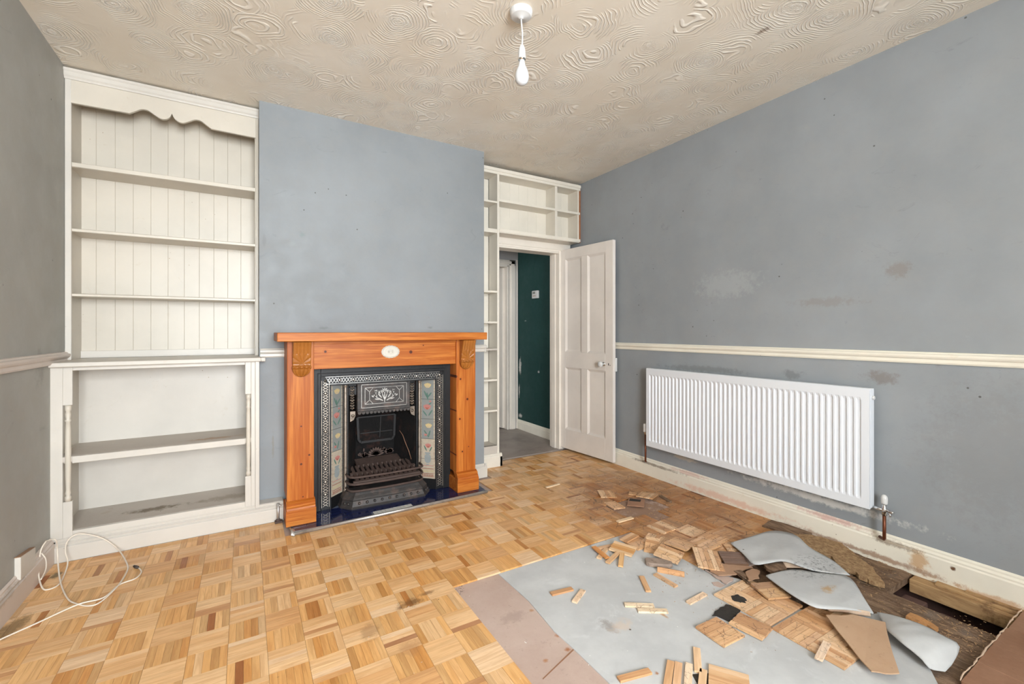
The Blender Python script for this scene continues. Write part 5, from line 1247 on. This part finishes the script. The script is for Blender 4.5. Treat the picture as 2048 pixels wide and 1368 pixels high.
# ================================================================== rotten zone
slabthing('board', 'timber_board', 'rot', 'dark damp board end lying against the right skirting', 'board', .016, .006, .003)
slabthing('fibre', 'chipboard_strip', 'chip', 'crumbling chipboard strip along the right skirting', 'board', .020, .002, .008)
slabthing('orange', 'chipboard_crumb', 'chip_o', 'orange lump of crumbled chipboard beside the foam flap', 'board piece', .014, .006, .006)
m = MB(); m.box(2.760, 2.836, .20, .885, -.080, -.019)
tag(m.build('timber_plank', M['damp'], None, (2.767, .6, -.04), bevel=.003), 'damp timber plank beside the dark floor hole along the skirting', 'board')
m = MB(); m.box(2.79, 2.840, .20, .80, -.0185, -.006); m.box(2.806, 2.842, .3, .70, -.006, .002)
tag(m.build('timber_packer', M['damp'], None, (2.79, .5, -.01), bevel=.002), 'thin splintered packer between the plank and the right skirting', 'board')
m = MB(); m.box(2.57, 2.71, .80, .885, -.20, -.075, ); tag(m.build('brick', M['brick'], None, (2.64, .84, -.14), bevel=.006), 'rough masonry block down in the floor hole', 'brick')
m = MB(); m.box(2.58, 2.70, .70, .755, -.21, -.09); tag(m.build('brick', M['brick'], None, (2.64, .73, -.15), bevel=.006), 'smaller masonry block in shadow within the floor hole', 'brick')
for k, (a, b) in enumerate(((2.072, 2.240), (2.2415, 2.419), (2.4205, 2.60), (2.6015, 2.843))):
    m = MB(); m.box(a, b, -.3, .528+random.uniform(-.003, .003), -.012, .002)
    tag(m.build('brown_board', M['hard_d'], None, ((a+b)/2, .3, 0), bevel=.0015), ('brown floor board at the bottom right corner, %s' % ['nearest the foam', 'second from the foam', 'third from the foam, before the floor hole', 'under the skirting'][k]), 'board', 'brown boards in front of the floor hole')
m = MB(); pts = [(2.07+.775*k/40, .531+random.uniform(-.003, .003), .003+random.uniform(-.001, .001)) for k in range(41)]; m.tube(pts, [random.uniform(.0012, .0035) for _ in pts], 7)
tag(m.build('torn_strip', M['torn'], None, (2.45, .53, 0)), 'pale ragged torn strip along the edge of the brown boards', 'strip')
# crumbs
random.seed(5); m = MB()
def crumb(mb, x, y, z, s):
    R = Matrix.Translation((x, y, z)) @ Euler((random.uniform(-.4, .4), random.uniform(-.4, .4), random.random()*6)).to_matrix().to_4x4()
    a, b, c_ = s*random.uniform(.5, 1.6), s*random.uniform(.15, .4), s*.15
    mb.box(-a, a, -b, b, -c_, c_, M=R)
for k in range(2600):
    x = random.uniform(2.08, 2.83); y = random.uniform(.53, 1.40)
    if 2.52 < x < 2.765 and y < .90: continue
    if x < 2.32 and y < .80: continue
    if random.random() < .45 and x < 2.5: continue
    crumb(m, x, y, -.014+random.random()*.006, random.choice([random.uniform(.001, .003), random.uniform(.001, .003), random.uniform(.002, .006)]))
for k in range(160): crumb(m, random.gauss(2.38, .10), random.gauss(.62, .05), -.010+random.random()*.008, random.uniform(.001, .005))
for k in range(260): crumb(m, random.gauss(2.2, .22), random.gauss(2.0, .25), .0012, random.uniform(.001, .006))
for k in range(150): crumb(m, random.uniform(1.6, 2.1), random.uniform(.9, 1.75), GL+.0012, random.uniform(.001, .004))
tag(m.build('wood_crumbs', M['crumb'], None, (2.5, 1.0, 0), recalc=False), 'crumbs and splinters of rotten wood over the opened floor', 'debris', kind='stuff')
m = MB()
for k in range(90):
    x, y = random.uniform(.3, 2.6), random.uniform(1.0, 3.0)
    if 1.056 < x and y < 1.9: z = GL
    elif x > .83 and y < 1.9: z = -.0095
    else: z = .0003
    crumb(m, x, y, z+.0008, random.uniform(.001, .0032))
tag(m.build('plaster_flecks', M['flake'], None, (1.3, 2, 0), recalc=False), 'white plaster flecks scattered over the floor', 'debris', kind='stuff')
